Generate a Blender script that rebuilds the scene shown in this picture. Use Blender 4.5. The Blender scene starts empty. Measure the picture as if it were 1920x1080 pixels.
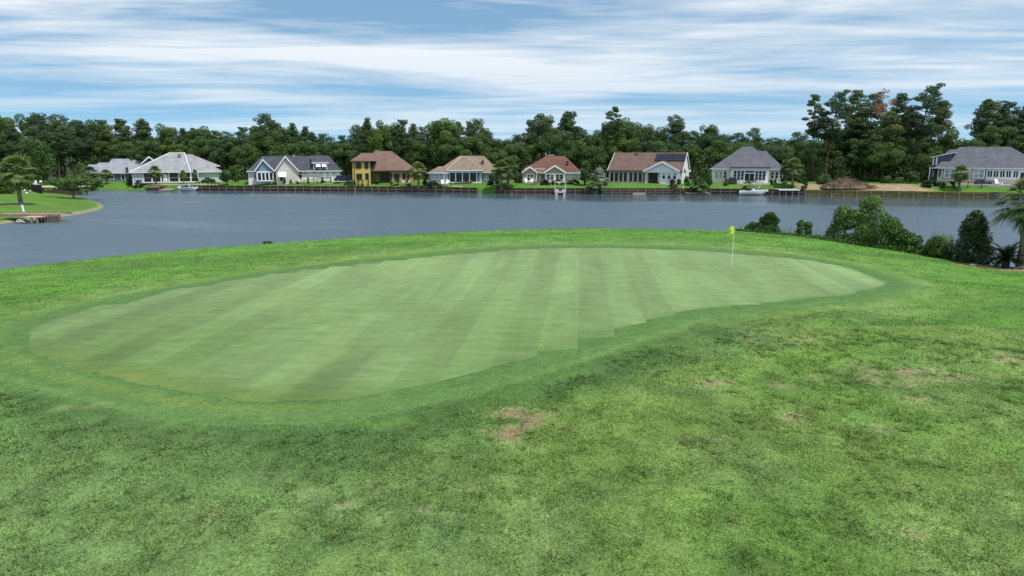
import bpy, math, random
import numpy as np
from mathutils import Vector

# ------------------------------------------------------------------ basics
scene = bpy.context.scene
COL = scene.collection
F, ZC = 1300.0, 8.2                       # focal length in photo pixels, eye height over the water
TH = math.atan(250 / 1300.0)
CT, ST = math.cos(TH), math.sin(TH)
rnd = random.Random(11)
NR = np.random.default_rng(11)


def ray(px, py):
    a, b = (px - 960) / F, (540 - py) / F
    return a, CT + b * ST, -ST + b * CT


def on_z(px, py, z=0.0):
    r = ray(px, py)
    t = (z - ZC) / r[2]
    return r[0] * t, r[1] * t


def on_y(px, py, y):
    r = ray(px, py)
    t = y / r[1]
    return r[0] * t, y, ZC + r[2] * t


def X_at(px, y):
    return on_y(px, 330, y)[0]


def smooth(a, b, x):
    t = np.clip((x - a) / (b - a), 0, 1)
    return t * t * (3 - 2 * t)


def vnoise(x, y, seed=0):
    xi, yi = np.floor(x).astype(np.int64), np.floor(y).astype(np.int64)
    xf, yf = x - xi, y - yi
    u, v = xf * xf * (3 - 2 * xf), yf * yf * (3 - 2 * yf)

    def h(i, j):
        n = (i * 374761393 + j * 668265263 + seed * 974634777) & 0x7fffffff
        n = ((n ^ (n >> 13)) * 1274126177) & 0x7fffffff
        n = n ^ (n >> 16)
        return (n & 0xffff) / 65535.0
    return (h(xi, yi) * (1 - u) + h(xi + 1, yi) * u) * (1 - v) + (h(xi, yi + 1) * (1 - u) + h(xi + 1, yi + 1) * u) * v


def fbm(x, y, seed=0, octs=4):
    s, a, t = 0, 1.0, 0
    for k in range(octs):
        s = s + a * vnoise(x * 2 ** k + 17.3 * k, y * 2 ** k - 9.1 * k, seed + k)
        t += a
        a *= .5
    return s / t


# ------------------------------------------------------------------ materials
def new_mat(name):
    m = bpy.data.materials.new(name)
    m.use_nodes = True
    nt = m.node_tree
    b = nt.nodes['Principled BSDF']
    return m, nt, b


def N(nt, t, **kw):
    n = nt.nodes.new(t)
    for k, v in kw.items():
        setattr(n, k, v)
    return n


def mixrgb(nt, fac, a, b, mode='MIX'):
    n = N(nt, 'ShaderNodeMix', data_type='RGBA', blend_type=mode)
    for sock, v in ((n.inputs[0], fac), (n.inputs[6], a), (n.inputs[7], b)):
        if isinstance(v, (int, float)):
            sock.default_value = v
        elif isinstance(v, tuple):
            sock.default_value = (*v, 1) if len(v) == 3 else v
        else:
            nt.links.new(v, sock)
    return n.outputs[2]


def ramp(nt, src, stops):
    n = N(nt, 'ShaderNodeValToRGB')
    el = n.color_ramp.elements
    while len(el) < len(stops):
        el.new(0.5)
    for e, (p, c) in zip(el, stops):
        e.position = p
        e.color = (c, c, c, 1) if isinstance(c, (int, float)) else (*c, 1)
    nt.links.new(src, n.inputs[0])
    return n.outputs[0]


def noise(nt, vec, scale, detail=4, rough=.55, dist=0.0):
    n = N(nt, 'ShaderNodeTexNoise')
    n.inputs['Scale'].default_value = scale
    n.inputs['Detail'].default_value = detail
    n.inputs['Roughness'].default_value = rough
    n.inputs['Distortion'].default_value = dist
    if vec is not None:
        nt.links.new(vec, n.inputs['Vector'])
    return n.outputs[0]


def mapped(nt, vec, scale=(1, 1, 1), rot=(0, 0, 0)):
    n = N(nt, 'ShaderNodeMapping')
    n.inputs['Scale'].default_value = scale
    n.inputs['Rotation'].default_value = rot
    nt.links.new(vec, n.inputs['Vector'])
    return n.outputs[0]


def worldpos(nt):
    return N(nt, 'ShaderNodeNewGeometry').outputs['Position']


def M(name, col, rough=.75, nscale=1.5, namt=.18, bump=0.0, bscale=8, spec=.3, metal=0.0):
    m, nt, b = new_mat(name)
    p = N(nt, 'ShaderNodeTexCoord').outputs['Object']
    f = ramp(nt, noise(nt, p, nscale, 5), [(.3, 1 - namt), (.7, 1 + namt)])
    c = mixrgb(nt, 1.0, tuple(col), f, 'MULTIPLY')
    nt.links.new(c, b.inputs['Base Color'])
    b.inputs['Roughness'].default_value = rough
    b.inputs['Specular IOR Level'].default_value = spec
    b.inputs['Metallic'].default_value = metal
    if bump:
        bn = N(nt, 'ShaderNodeBump')
        bn.inputs['Strength'].default_value = bump
        nt.links.new(noise(nt, p, bscale, 3), bn.inputs['Height'])
        nt.links.new(bn.outputs[0], b.inputs['Normal'])
    return m


def roof_mat(name, col):
    m, nt, b = new_mat(name)
    p = N(nt, 'ShaderNodeTexCoord').outputs['Object']
    a = ramp(nt, noise(nt, p, .6, 4), [(.3, .82), (.7, 1.15)])
    g = ramp(nt, noise(nt, mapped(nt, p, (3, 3, 9)), 2.2, 2), [(.3, .78), (.7, 1.22)])
    s = ramp(nt, noise(nt, mapped(nt, p, (2.5, .35, .35)), 1.2, 3), [(.35, .88), (.65, 1.08)])
    c = mixrgb(nt, 1.0, tuple(col), a, 'MULTIPLY')
    c = mixrgb(nt, 1.0, c, g, 'MULTIPLY')
    c = mixrgb(nt, 1.0, c, s, 'MULTIPLY')
    nt.links.new(c, b.inputs['Base Color'])
    b.inputs['Roughness'].default_value = .9
    b.inputs['Specular IOR Level'].default_value = .15
    return m


def brick_mat(name, c1, c2):
    m, nt, b = new_mat(name)
    p = N(nt, 'ShaderNodeTexCoord').outputs['Object']
    n1 = ramp(nt, noise(nt, mapped(nt, p, (4, 4, 11)), 1.1, 1), [(.35, 0.), (.65, 1.)])
    c = mixrgb(nt, n1, tuple(c1), tuple(c2))
    f = ramp(nt, noise(nt, p, .5, 4), [(.3, .9), (.7, 1.1)])
    nt.links.new(mixrgb(nt, 1.0, c, f, 'MULTIPLY'), b.inputs['Base Color'])
    b.inputs['Roughness'].default_value = .9
    return m


def siding_mat(name, col):
    m, nt, b = new_mat(name)
    p = N(nt, 'ShaderNodeTexCoord').outputs['Object']
    w = N(nt, 'ShaderNodeTexWave', wave_type='BANDS', bands_direction='Z', wave_profile='SAW')
    w.inputs['Scale'].default_value = 1.6
    nt.links.new(p, w.inputs['Vector'])
    f = ramp(nt, w.outputs[1], [(.0, .86), (.2, 1.0), (1., 1.03)])
    f2 = ramp(nt, noise(nt, p, .7, 4), [(.3, .92), (.7, 1.07)])
    c = mixrgb(nt, 1.0, tuple(col), f, 'MULTIPLY')
    nt.links.new(mixrgb(nt, 1.0, c, f2, 'MULTIPLY'), b.inputs['Base Color'])
    b.inputs['Roughness'].default_value = .65
    return m


def glass_mat(name, col, rough=.08):
    m, nt, b = new_mat(name)
    p = N(nt, 'ShaderNodeTexCoord').outputs['Object']
    f = ramp(nt, noise(nt, p, .8, 3), [(.3, .6), (.7, 1.5)])
    nt.links.new(mixrgb(nt, 1.0, tuple(col), f, 'MULTIPLY'), b.inputs['Base Color'])
    b.inputs['Roughness'].default_value = rough
    b.inputs['Specular IOR Level'].default_value = .5
    return m


def leaf_mat(name, dark, light, trans=.12, rough=.6, hue=.0):
    """leaves: the 'tone' attribute runs from the dark leaf colour to the light one, mostly lighter higher up"""
    m, nt, b = new_mat(name)
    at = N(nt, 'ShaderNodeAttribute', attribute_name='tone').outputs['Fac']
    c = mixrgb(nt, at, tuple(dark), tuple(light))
    oi = N(nt, 'ShaderNodeObjectInfo').outputs['Random']
    v = ramp(nt, oi, [(0, (.72, .80, .80)), (.5, (1, 1, 1)), (1, (1.28, 1.15, .85))])
    c = mixrgb(nt, 1.0, c, v, 'MULTIPLY')
    nt.links.new(c, b.inputs['Base Color'])
    b.inputs['Roughness'].default_value = rough
    b.inputs['Specular IOR Level'].default_value = .25
    if trans:
        tr = N(nt, 'ShaderNodeBsdfTranslucent')
        nt.links.new(c, tr.inputs[0])
        mx = N(nt, 'ShaderNodeMixShader')
        mx.inputs[0].default_value = trans
        nt.links.new(b.outputs[0], mx.inputs[1])
        nt.links.new(tr.outputs[0], mx.inputs[2])
        nt.links.new(mx.outputs[0], nt.nodes['Material Output'].inputs[0])
    return m


def bark_mat(name, col):
    return M(name, col, .95, 3, .35, .4, 6, .1)


def attr_color_mat(name, scales=((30, .3), (6, .2)), rough=.9, bump=.5, bscale=25):
    """ground cover: colour attribute 'col' broken up by fine noise"""
    m, nt, b = new_mat(name)
    c = N(nt, 'ShaderNodeAttribute', attribute_name='col').outputs['Color']
    p = worldpos(nt)
    for s, a in scales:
        f = ramp(nt, noise(nt, p, s, 4, .65), [(.3, 1 - a), (.7, 1 + a)])
        c = mixrgb(nt, 1.0, c, f, 'MULTIPLY')
    nt.links.new(c, b.inputs['Base Color'])
    b.inputs['Roughness'].default_value = rough
    b.inputs['Specular IOR Level'].default_value = .12
    if bump:
        bn = N(nt, 'ShaderNodeBump')
        bn.inputs['Strength'].default_value = bump
        bn.inputs['Distance'].default_value = .03
        nt.links.new(noise(nt, p, bscale, 4, .7), bn.inputs['Height'])
        nt.links.new(bn.outputs[0], b.inputs['Normal'])
    return m


# ------------------------------------------------------------------ object helpers
class MB:
    """collects simple shapes and links them as ONE mesh object"""

    def __init__(s):
        s.v, s.f = [], []

    def poly(s, pts):
        i = len(s.v)
        s.v += [tuple(p) for p in pts]
        s.f.append(tuple(range(i, i + len(pts))))
        return s

    def faces(s, pts, fs):
        i = len(s.v)
        s.v += [tuple(p) for p in pts]
        s.f += [tuple(i + k for k in f) for f in fs]
        return s

    def box(s, x0, x1, y0, y1, z0, z1):
        p = [(x, y, z) for z in (z0, z1) for y in (y0, y1) for x in (x0, x1)]
        return s.faces(p, [(0, 2, 3, 1), (4, 5, 7, 6), (0, 1, 5, 4), (1, 3, 7, 5), (3, 2, 6, 7), (2, 0, 4, 6)])

    def prism_y(s, xz, y0, y1):
        n = len(xz)
        p = [(x, y0, z) for x, z in xz] + [(x, y1, z) for x, z in xz]
        return s.faces(p, [tuple(range(n)), tuple(range(2 * n - 1, n - 1, -1))] +
                       [(k, n + k, n + (k + 1) % n, (k + 1) % n) for k in range(n)])

    def prism_x(s, yz, x0, x1):
        n = len(yz)
        p = [(x0, y, z) for y, z in yz] + [(x1, y, z) for y, z in yz]
        return s.faces(p, [tuple(range(n)), tuple(range(2 * n - 1, n - 1, -1))] +
                       [(k, n + k, n + (k + 1) % n, (k + 1) % n) for k in range(n)])

    def tube(s, pts, rads, seg=8):
        pts = [Vector(p) for p in pts]
        if isinstance(rads, (int, float)):
            rads = [rads] * len(pts)
        rings = []
        up = None
        for k, p in enumerate(pts):
            d = (pts[min(k + 1, len(pts) - 1)] - pts[max(k - 1, 0)]).normalized()
            a = d.cross(Vector((0, 0, 1))) if abs(d.z) < .95 else d.cross(Vector((1, 0, 0)))
            a.normalize()
            if up is not None and a.dot(up) < 0:
                a = -a
            up = a
            b = d.cross(a)
            rings.append([p + (a * math.cos(t) + b * math.sin(t)) * rads[k]
                          for t in [2 * math.pi * j / seg for j in range(seg)]])
        base = len(s.v)
        for r in rings:
            s.v += [tuple(q) for q in r]
        for k in range(len(rings) - 1):
            for j in range(seg):
                a = base + k * seg + j
                b = base + k * seg + (j + 1) % seg
                s.f.append((a, b, b + seg, a + seg))
        s.f.append(tuple(base + j for j in range(seg))[::-1])
        s.f.append(tuple(base + (len(rings) - 1) * seg + j for j in range(seg)))
        return s

    def ball(s, c, r, nu=10, nv=7, jit=0.0, rg=rnd):
        rx, ry, rz = (r, r, r) if isinstance(r, (int, float)) else r
        p, fs = [], []
        for i in range(nv + 1):
            t = math.pi * i / nv
            for j in range(nu):
                q = 2 * math.pi * j / nu
                k = 1 + rg.uniform(-jit, jit)
                p.append((c[0] + rx * k * math.sin(t) * math.cos(q), c[1] + ry * k * math.sin(t) * math.sin(q), c[2] + rz * k * math.cos(t)))
        for i in range(nv):
            for j in range(nu):
                a, b = i * nu + j, i * nu + (j + 1) % nu
                fs.append((a, a + nu, b + nu, b))
        return s.faces(p, fs)

    def build(s, name, mat, parent=None, off=(0, 0, 0), smoothed=False, label=None):
        me = bpy.data.meshes.new(name)
        me.from_pydata([(v[0] - off[0], v[1] - off[1], v[2] - off[2]) for v in s.v], [], s.f)
        me.validate()
        if smoothed:
            me.polygons.foreach_set('use_smooth', [True] * len(me.polygons))
        me.materials.append(mat)
        o = bpy.data.objects.new(name, me)
        COL.objects.link(o)
        if parent is not None:
            o.parent = parent
        if label:
            o['label'] = label
        return o


def np_mesh(name, V, Q, mat, parent=None, attrs=None, cols=None, smoothed=False):
    """mesh object from numpy arrays (all faces have Q.shape[1] corners)"""
    me = bpy.data.meshes.new(name)
    V = np.asarray(V, np.float32)
    Q = np.asarray(Q, np.int32)
    k = Q.shape[1]
    me.vertices.add(len(V))
    me.vertices.foreach_set('co', V.ravel())
    me.loops.add(Q.size)
    me.loops.foreach_set('vertex_index', Q.ravel())
    me.polygons.add(len(Q))
    me.polygons.foreach_set('loop_start', np.arange(0, Q.size, k, dtype=np.int32))
    me.polygons.foreach_set('loop_total', np.full(len(Q), k, np.int32))
    me.update(calc_edges=True)
    if smoothed:
        me.polygons.foreach_set('use_smooth', np.ones(len(Q), bool))
    for an, av in (attrs or {}).items():
        a = me.attributes.new(an, 'FLOAT', 'POINT')
        a.data.foreach_set('value', np.asarray(av, np.float32))
    if cols is not None:
        a = me.attributes.new('col', 'FLOAT_COLOR', 'POINT')
        c = np.ones((len(V), 4), np.float32)
        c[:, :3] = cols
        a.data.foreach_set('color', c.ravel())
    me.materials.append(mat)
    o = bpy.data.objects.new(name, me)
    COL.objects.link(o)
    if parent is not None:
        o.parent = parent
    return o


def tag(o, label=None, cat=None, group=None, kind=None):
    if label:
        o['label'] = label
    if cat:
        o['category'] = cat
    if group:
        o['group'] = group
    if kind:
        o['kind'] = kind
    return o


def thing(name, label, cat, loc=(0, 0, 0), rz=0.0, group=None):
    o = bpy.data.objects.new(name, None)
    COL.objects.link(o)
    o.empty_display_size = .3
    o.location = loc
    o.rotation_euler = (0, 0, rz)
    return tag(o, label, cat, group)


def copy_tree(root, loc, rz=0.0, sc=(1, 1, 1), label=None, group=None):
    def rec(o, parent):
        c = o.copy()
        COL.objects.link(c)
        c.parent = parent
        for ch in list(o.children):
            rec(ch, c)
        return c
    r = rec(root, None)
    r.location = loc
    r.rotation_euler = (0, 0, rz)
    r.scale = sc
    if label:
        r['label'] = label
    if group:
        r['group'] = group
    elif 'group' in r:
        del r['group']
    return r


class Kind:
    """first call places the prototype itself, later calls place copies"""

    def __init__(s, root):
        s.root, s.used = root, False

    def put(s, loc, rz=0.0, sc=(1, 1, 1), label=None, group=None):
        if s.used:
            return copy_tree(s.root, loc, rz, sc, label, group)
        s.used = True
        s.root.location = loc
        s.root.rotation_euler = (0, 0, rz)
        s.root.scale = sc
        tag(s.root, label, None, group)
        return s.root


# ------------------------------------------------------------------ palette
W = M('white_paint', (.74, .75, .77), .5, 2, .06)
WB = M('bright_white_paint', (.82, .82, .82), .45, 2, .05)
DARKG = glass_mat('dark_glass', (.012, .016, .022))
SCREEN = glass_mat('dark_screen', (.012, .013, .016), .35)
BLUEG = glass_mat('blue_glass', (.02, .035, .07))
PALEG = glass_mat('curtained_glass', (.28, .34, .38), .2)
BLACK = M('black_metal', (.015, .015, .017), .5, 3, .2)
DGREY = M('dark_fabric', (.04, .04, .05), .9, 3, .25)
CONC = M('concrete', (.55, .53, .5), .9, 2, .12)
WOOD = M('weathered_wood', (.24, .18, .135), .9, 3, .3, .3, 9)
WOODL = M('pale_deck_wood', (.42, .34, .29), .9, 3, .2, .2, 9)
WOODT = M('tan_post_wood', (.215, .175, .14), .9, 3, .25)
WOODD = M('dark_wet_wood', (.078, .056, .045), .8, 2, .35)
WOODY = M('new_yellow_timber', (.175, .145, .055), .85, 2, .3)
WOODYP = M('new_timber_post', (.27, .235, .10), .85, 2, .2)
TEAL = M('teal_canvas', (.05, .42, .42), .8, 3, .1)
YEL = M('yellow_plastic', (.62, .46, .03), .5, 3, .1)
STRAW = M('mulch', (.36, .24, .15), .95, 4, .35, .5, 12)

# ------------------------------------------------------------------ near ground: mound with the putting green
CREST = [(-260, 548, 1.5), (0, 506, 1.9), (200, 482, 2.2), (400, 463.5, 2.5), (490, 458, 2.6), (600, 450, 2.75), (800, 437.5, 2.95), (1000, 429.5, 3.08),
         (1100, 428, 3.1), (1250, 430, 3.08), (1380, 432.5, 3.0), (1500, 443, 2.85), (1600, 459, 2.6), (1700, 474, 2.4), (1790, 489, 2.2), (1880, 499, 2.1),
         (1920, 502, 2.1), (2200, 512, 2.0)]
_ca, _cr, _cz = [], [], []
for _p, _q, _z in CREST:
    _x, _y = on_z(_p, _q, _z)
    _ca.append(math.atan2(_x, _y)); _cr.append(math.hypot(_x, _y)); _cz.append(_z)
_ca = [-math.pi, -1.75, -1.25] + _ca + [1.25, 1.75, math.pi]
_cr = [300, 200, _cr[0]] + _cr + [_cr[-1] * 1.05, 200, 300]
_cz = [2.4, 2.2, 1.5] + _cz + [2.0, 2.2, 2.4]
_ca, _cr, _cz = map(np.array, (_ca, _cr, _cz))
_fa = np.linspace(-math.pi, math.pi, 2881)
_k = np.exp(-np.linspace(-2.5, 2.5, 25) ** 2); _k /= _k.sum()
_fr = np.convolve(np.pad(np.interp(_fa, _ca, _cr), 12, mode='edge'), _k, 'valid')
_fz = np.convolve(np.pad(np.interp(_fa, _ca, _cz), 12, mode='edge'), _k, 'valid')


def near_z(x, y):
    x, y = np.asarray(x, float), np.asarray(y, float)
    az, r = np.arctan2(x, y), np.hypot(x, y)
    rc, zc = np.interp(az, _fa, _fr), np.interp(az, _fa, _fz)
    base = 2.72 + .10 * (fbm(x * .13, y * .13, 5, 2) - .5) + .05 * (fbm(x * .5, y * .5, 8, 2) - .5)
    base = base - .25 * smooth(14, 5, r)
    s = smooth(.55, 1.0, r / rc)
    z = base * (1 - s) + zc * s
    q = np.maximum(r - rc, 0)
    z = z - .2 * q - .012 * q * q
    return np.maximum(z, -1.6)


def near_pt(px, py):
    z = 2.7
    for _ in range(8):
        x, y = on_z(px, py, z)
        z = float(near_z(x, y))
    return x, y, z


GREEN_PX = [(38, 642), (62, 609), (190, 573), (350, 540), (480, 517), (640, 497), (800, 481), (960, 466.5), (1100, 463), (1250, 466), (1380, 474), (1520, 487),
            (1610, 505), (1680, 535), (1600, 554), (1500, 563), (1420, 569), (1340, 577), (1250, 592), (1190, 610), (1110, 634), (1030, 662), (930, 690),
            (830, 716), (690, 746), (600, 757), (470, 757), (350, 745), (250, 722), (132, 697), (55, 669)]
GP = np.array([near_pt(*p)[:2] for p in GREEN_PX])


def chaikin(p, n=2):
    for _ in range(n):
        q = np.roll(p, -1, 0)
        p = np.stack([.75 * p + .25 * q, .25 * p + .75 * q], 1).reshape(-1, 2)
    return p


GP = chaikin(GP)


def poly_sdf(x, y, P):
    """signed distance, negative inside"""
    d = np.full(np.shape(x), 1e9)
    inside = np.zeros(np.shape(x), bool)
    Q = np.roll(P, -1, 0)
    for (ax, ay), (bx, by) in zip(P, Q):
        ex, ey = bx - ax, by - ay
        t = np.clip(((x - ax) * ex + (y - ay) * ey) / (ex * ex + ey * ey + 1e-12), 0, 1)
        d = np.minimum(d, (x - ax - t * ex) ** 2 + (y - ay - t * ey) ** 2)
        c = (ay > y) != (by > y)
        with np.errstate(divide='ignore', invalid='ignore'):
            inside ^= c & (x < (bx - ax) * (y - ay) / (by - ay + 1e-12) + ax)
    d = np.sqrt(d)
    return np.where(inside, -d, d)


BARE = []   # worn spots of soil: centre, half sizes, strength, redness
for px, py, w, h, s, red in [(985, 795, 62, 24, 1.0, .8), (1030, 778, 30, 8, .8, .6), (960, 815, 30, 9, .9, .9), (1700, 703, 100, 14, .8, .25), (1610, 690, 30, 8, .55, .2),
                             (1410, 632, 26, 5, .5, .4), (1535, 635, 40, 5, .4, .4), (1345, 719, 35, 7, .65, .3), (1465, 725, 20, 7, .65, .3), (1895, 672, 30, 8, .6, .6),
                             (655, 950, 20, 6, .8, .5), (575, 928, 26, 5, .6, .5), (785, 960, 24, 10, .75, .9), (1345, 826, 25, 5, .6, .5), (1655, 808, 18, 7, .7, .5), (1490, 782, 22, 6, .6, .6),
                             (1690, 1000, 32, 12, .6, .7), (1665, 985, 16, 5, .7, .9), (1720, 750, 28, 7, .5, .3), (1285, 824, 14, 4, .6, .6), (715, 910, 18, 6, .5, .7),
                             (440, 940, 20, 8, .5, .8),
                             (150, 765, 40, 8, .3, .1), ]:
    cx, cy, _ = near_pt(px, py)
    sx = abs(near_pt(px + w, py)[0] - cx)
    sy = abs(near_pt(px, py - h)[1] - near_pt(px, py + h)[1]) / 2
    BARE.append((cx, cy, sx, sy, s, red))


def patches(lst):
    out = []
    for px, py, w, h, s in lst:
        cx, cy, _ = near_pt(px, py)
        out.append((cx, cy, abs(near_pt(px + w, py)[0] - cx), abs(near_pt(px, py - h)[1] - near_pt(px, py + h)[1]) / 2, s))
    return out


# stronger dark grass and bright lush grass, where the turf shows them
DEEP = patches([(1120, 705, 120, 32, .9), (1215, 665, 90, 22, .8), (1310, 620, 70, 14, .7), (1020, 735, 60, 14, .5), (1270, 735, 70, 12, .5), (880, 800, 60, 16, .6), (700, 830, 120, 14, .5), (620, 870, 80, 14, .5), (640, 1030, 110, 34, .7),
                (860, 1000, 60, 18, .6), (300, 880, 160, 16, .35), (1150, 930, 60, 14, .4), (1470, 880, 120, 14, .4), (1850, 720, 70, 16, .6), (1880, 990, 90, 30, .6), (1600, 1010, 60, 14, .4), (1050, 850, 60, 8, .5), (1760, 640, 90, 8, .45), (150, 960, 80, 12, .4), (900, 900, 50, 10, .45)])
LUSH = patches([(1480, 670, 110, 26, .8), (1390, 690, 60, 12, .5), (1850, 830, 110, 60, .6), (1560, 740, 120, 16, .5), (950, 860, 90, 14, .4), (820, 935, 70, 20, .5), (1150, 645, 110, 14, .55), (1050, 700, 60, 8, .4), (1800, 560, 120, 14, .5), (700, 790, 90, 8, .5)])


def patch_mask(x, y, lst, n):
    m = np.zeros(np.shape(x))
    for cx, cy, sx, sy, s in lst:
        d = np.sqrt(((x - cx) / sx) ** 2 + ((y - cy) / sy) ** 2)
        m = np.maximum(m, s * smooth(1.35, .35, d + (n - .5) * 2.2))
    return m


def bare_mask(x, y):
    m = np.zeros(np.shape(x)); rd = np.zeros(np.shape(x))
    n = fbm(x * 2.6, y * 2.2, 31, 5)
    for cx, cy, sx, sy, s, red in BARE:
        d = np.sqrt(((x - cx) / sx) ** 2 + ((y - cy) / sy) ** 2)
        k = s * smooth(1.5, .25, d + (n - .5) * 3.6)
        rd = np.where(k > m, red, rd)
        m = np.maximum(m, k)
    return m, rd


def lawn_rgb(x, y, sd):
    """colour of the turf: patchy greens, mown rings, thatch and wear"""
    r = np.hypot(x, y)
    G1, G2 = np.array([.074, .148, .034]), np.array([.098, .164, .044])      # lush / yellow green
    G3, G4 = np.array([.105, .165, .068]), np.array([.048, .098, .032])      # grey green / deep green
    a = smooth(.38, .66, fbm(x * .22 + 3, y * .22, 2, 4))[..., None]
    b = smooth(.45, .7, fbm(x * .5, y * .35 + 7, 12, 4))[..., None]
    c = smooth(.48, .72, fbm(x * .9, y * .55, 22, 4))[..., None]
    col = G1 * (1 - a) + G2 * a
    col = col * (1 - .45 * b) + G3 * .45 * b
    col = col * (1 - .35 * c) + G4 * .35 * c
    # coarser grey-green turf in the front left, yellower in the front right
    fl = (smooth(2.0, -6, x) * smooth(17.5, 13, y))[..., None]
    col = col * (1 - .6 * fl) + np.array([.095, .160, .066]) * .6 * fl
    fr = (smooth(1.5, 8, x) * smooth(17, 12, y))[..., None]
    col = col * (1 - .45 * fr) + np.array([.104, .164, .046]) * .45 * fr
    # lush sward on the far side of the green
    fs = smooth(2.0, 5.0, np.where(y > 22, sd, 0))[..., None] * smooth(14, 20, y)[..., None]
    st = smooth(.42, .6, fbm(x * .10, y * .55, 41, 3))[..., None]
    lush = np.array([.057, .150, .023]) * (1 - st) + np.array([.042, .108, .020]) * st
    col = col * (1 - .75 * fs) + lush * .75 * fs
    # band of deeper grass in front of the collar
    n = fbm(x * .3, y * .3, 55, 3)
    band = 1.25 * smooth(4.4, 1.2, sd + (n - .5) * 2.2) * smooth(27, 19, y) * smooth(.3, 1.1, sd)
    col = col * (1 - .62 * band[..., None]) + np.array([.040, .090, .027]) * .62 * band[..., None]
    # collar mown in rings round the green
    sd0 = sd
    sd = sd + .34 * (fbm(x * 1.6, y * 1.6, 221, 4) - .5) * smooth(.05, .4, sd)
    ring = .5 + .5 * np.sin(sd * 5.2 + .6 * np.sin(x * .4))
    cm = smooth(1.5, 1.1, sd)[..., None]
    rc_ = np.array([.058, .118, .036]) * (1 - ring[..., None]) + np.array([.088, .155, .050]) * ring[..., None]
    dk = smooth(.95, .45, sd)[..., None]
    rc_ = rc_ * (1 - dk) + np.array([.052, .108, .034]) * dk
    yl = (smooth(.0, .15, sd) * smooth(.75, .4, sd) * smooth(-1, -5, x) * smooth(20, 18, y))[..., None]
    rc_ = rc_ * (1 - .45 * yl) + np.array([.105, .160, .040]) * .45 * yl
    rc_ = rc_ * (.86 + .28 * fbm(x * 2.3, y * 2.3, 211, 4))[..., None]
    col = col * (1 - cm) + rc_ * cm
    ro = smooth(5.0, 1.5, sd) * smooth(1.0, 1.6, sd) * smooth(3, 12, x)
    rg2 = (.5 + .5 * np.sin(sd * 4.4))
    col = col * (1 + (.16 * (rg2 - .4) * ro)[..., None])
    # wear and bare soil
    m, rd = bare_mask(x, y)
    thatch = np.array([.165, .175, .095])
    halo = smooth(0, .45, m)[..., None] * .5
    col = col * (1 - halo) + thatch * halo
    tt = smooth(.66, .8, fbm(x * 1.7, y * 1.1, 77, 4)) * .25 * smooth(24, 18, y) * smooth(2, 4, sd)
    col = col * (1 - tt[..., None]) + thatch * tt[..., None]
    far = sd > 1.5
    n2 = fbm(x * .9, y * .8, 141, 4)
    dp = (np.where(far, patch_mask(x, y, DEEP, n2), 0))[..., None]
    col = col * (1 - .75 * dp) + np.array([.040, .088, .030]) * .75 * dp
    lp = (np.where(far, patch_mask(x, y, LUSH, n2), 0))[..., None]
    col = col * (1 - .6 * lp) + np.array([.080, .165, .028]) * .6 * lp
    mot = fbm(x * 1.5 + 1.2 * fbm(x * .7, y * .7, 191, 3), y * 1.9, 171, 5)
    lum = .87 + .26 * smooth(.3, .7, mot)
    lum = np.where(far, lum, 1.0)
    return col * np.array([1.50, 1.44, 1.33]) * lum[..., None]


def axis(core0, core1, step, lo, hi, grow=1.25):
    c = list(np.arange(core0, core1 + step / 2, step))
    s, v = step, core0
    left = []
    while v > lo:
        s *= grow
        v -= s
        left.append(v)
    s, v = step, core1
    right = []
    while v < hi:
        s *= grow
        v += s
        right.append(v)
    return np.array(left[::-1] + c + right)


gx, gy = axis(-34, 34, .22, -420, 420), axis(6, 54, .20, -300, 60, 1.3)
GX, GY = np.meshgrid(gx, gy)
GZ = near_z(GX, GY)
SD = poly_sdf(GX, GY, GP)
GM, GR = bare_mask(GX, GY)
GM = GM * (SD > .6)
gcol = lawn_rgb(GX, GY, SD)
# mulch bed under the palms on the right bank
bx, by = near_pt(1900, 505)[:2]
bed = smooth(2.6, 1.6, np.hypot((GX - bx - 1.6) / 1.7, GY - by - 1.2) + .5 * (fbm(GX * 1.5, GY * 1.5, 91, 3) - .5))[..., None]
gcol = gcol * (1 - bed) + np.array([.34, .23, .14]) * bed
ny, nx = GX.shape
idx = np.arange(nx * ny).reshape(ny, nx)
quads = np.stack([idx[:-1, :-1], idx[:-1, 1:], idx[1:, 1:], idx[1:, :-1]], -1).reshape(-1, 4)
TURF = attr_color_mat('rough_turf', ((75, .22), (26, .26), (9, .24), (3.0, .14)), .95, .5, 40)
tn = TURF.node_tree                                       # worn spots break up into soil, straw and tufts
tb = tn.nodes['Principled BSDF']
src = tb.inputs['Base Color'].links[0].from_socket
ab = N(tn, 'ShaderNodeAttribute', attribute_name='bare').outputs['Fac']
ar = N(tn, 'ShaderNodeAttribute', attribute_name='red').outputs['Fac']
wp = worldpos(tn)
soilc = mixrgb(tn, ar, (.235, .195, .125), (.215, .145, .090))
soilc = mixrgb(tn, 1.0, soilc, ramp(tn, noise(tn, wp, 9, 5, .7), [(.3, .55), (.7, 1.5)]), 'MULTIPLY')
fm = N(tn, 'ShaderNodeMath', operation='MULTIPLY_ADD')
tn.links.new(noise(tn, wp, 5.5, 6, .75, .8), fm.inputs[0]); fm.inputs[1].default_value = 1.5; tn.links.new(ab, fm.inputs[2])
mr = N(tn, 'ShaderNodeMapRange', interpolation_type='SMOOTHSTEP')
tn.links.new(fm.outputs[0], mr.inputs[0]); mr.inputs[1].default_value, mr.inputs[2].default_value, mr.inputs[4].default_value = 1.15, 1.75, .8
tn.links.new(mixrgb(tn, mr.outputs[0], src, soilc), tb.inputs['Base Color'])
o = np_mesh('ground', np.stack([GX, GY, GZ], -1).reshape(-1, 3), quads, TURF, None, {'bare': GM.ravel(), 'red': GR.ravel()}, gcol.reshape(-1, 3), True)
tag(o, kind='structure')

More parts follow.
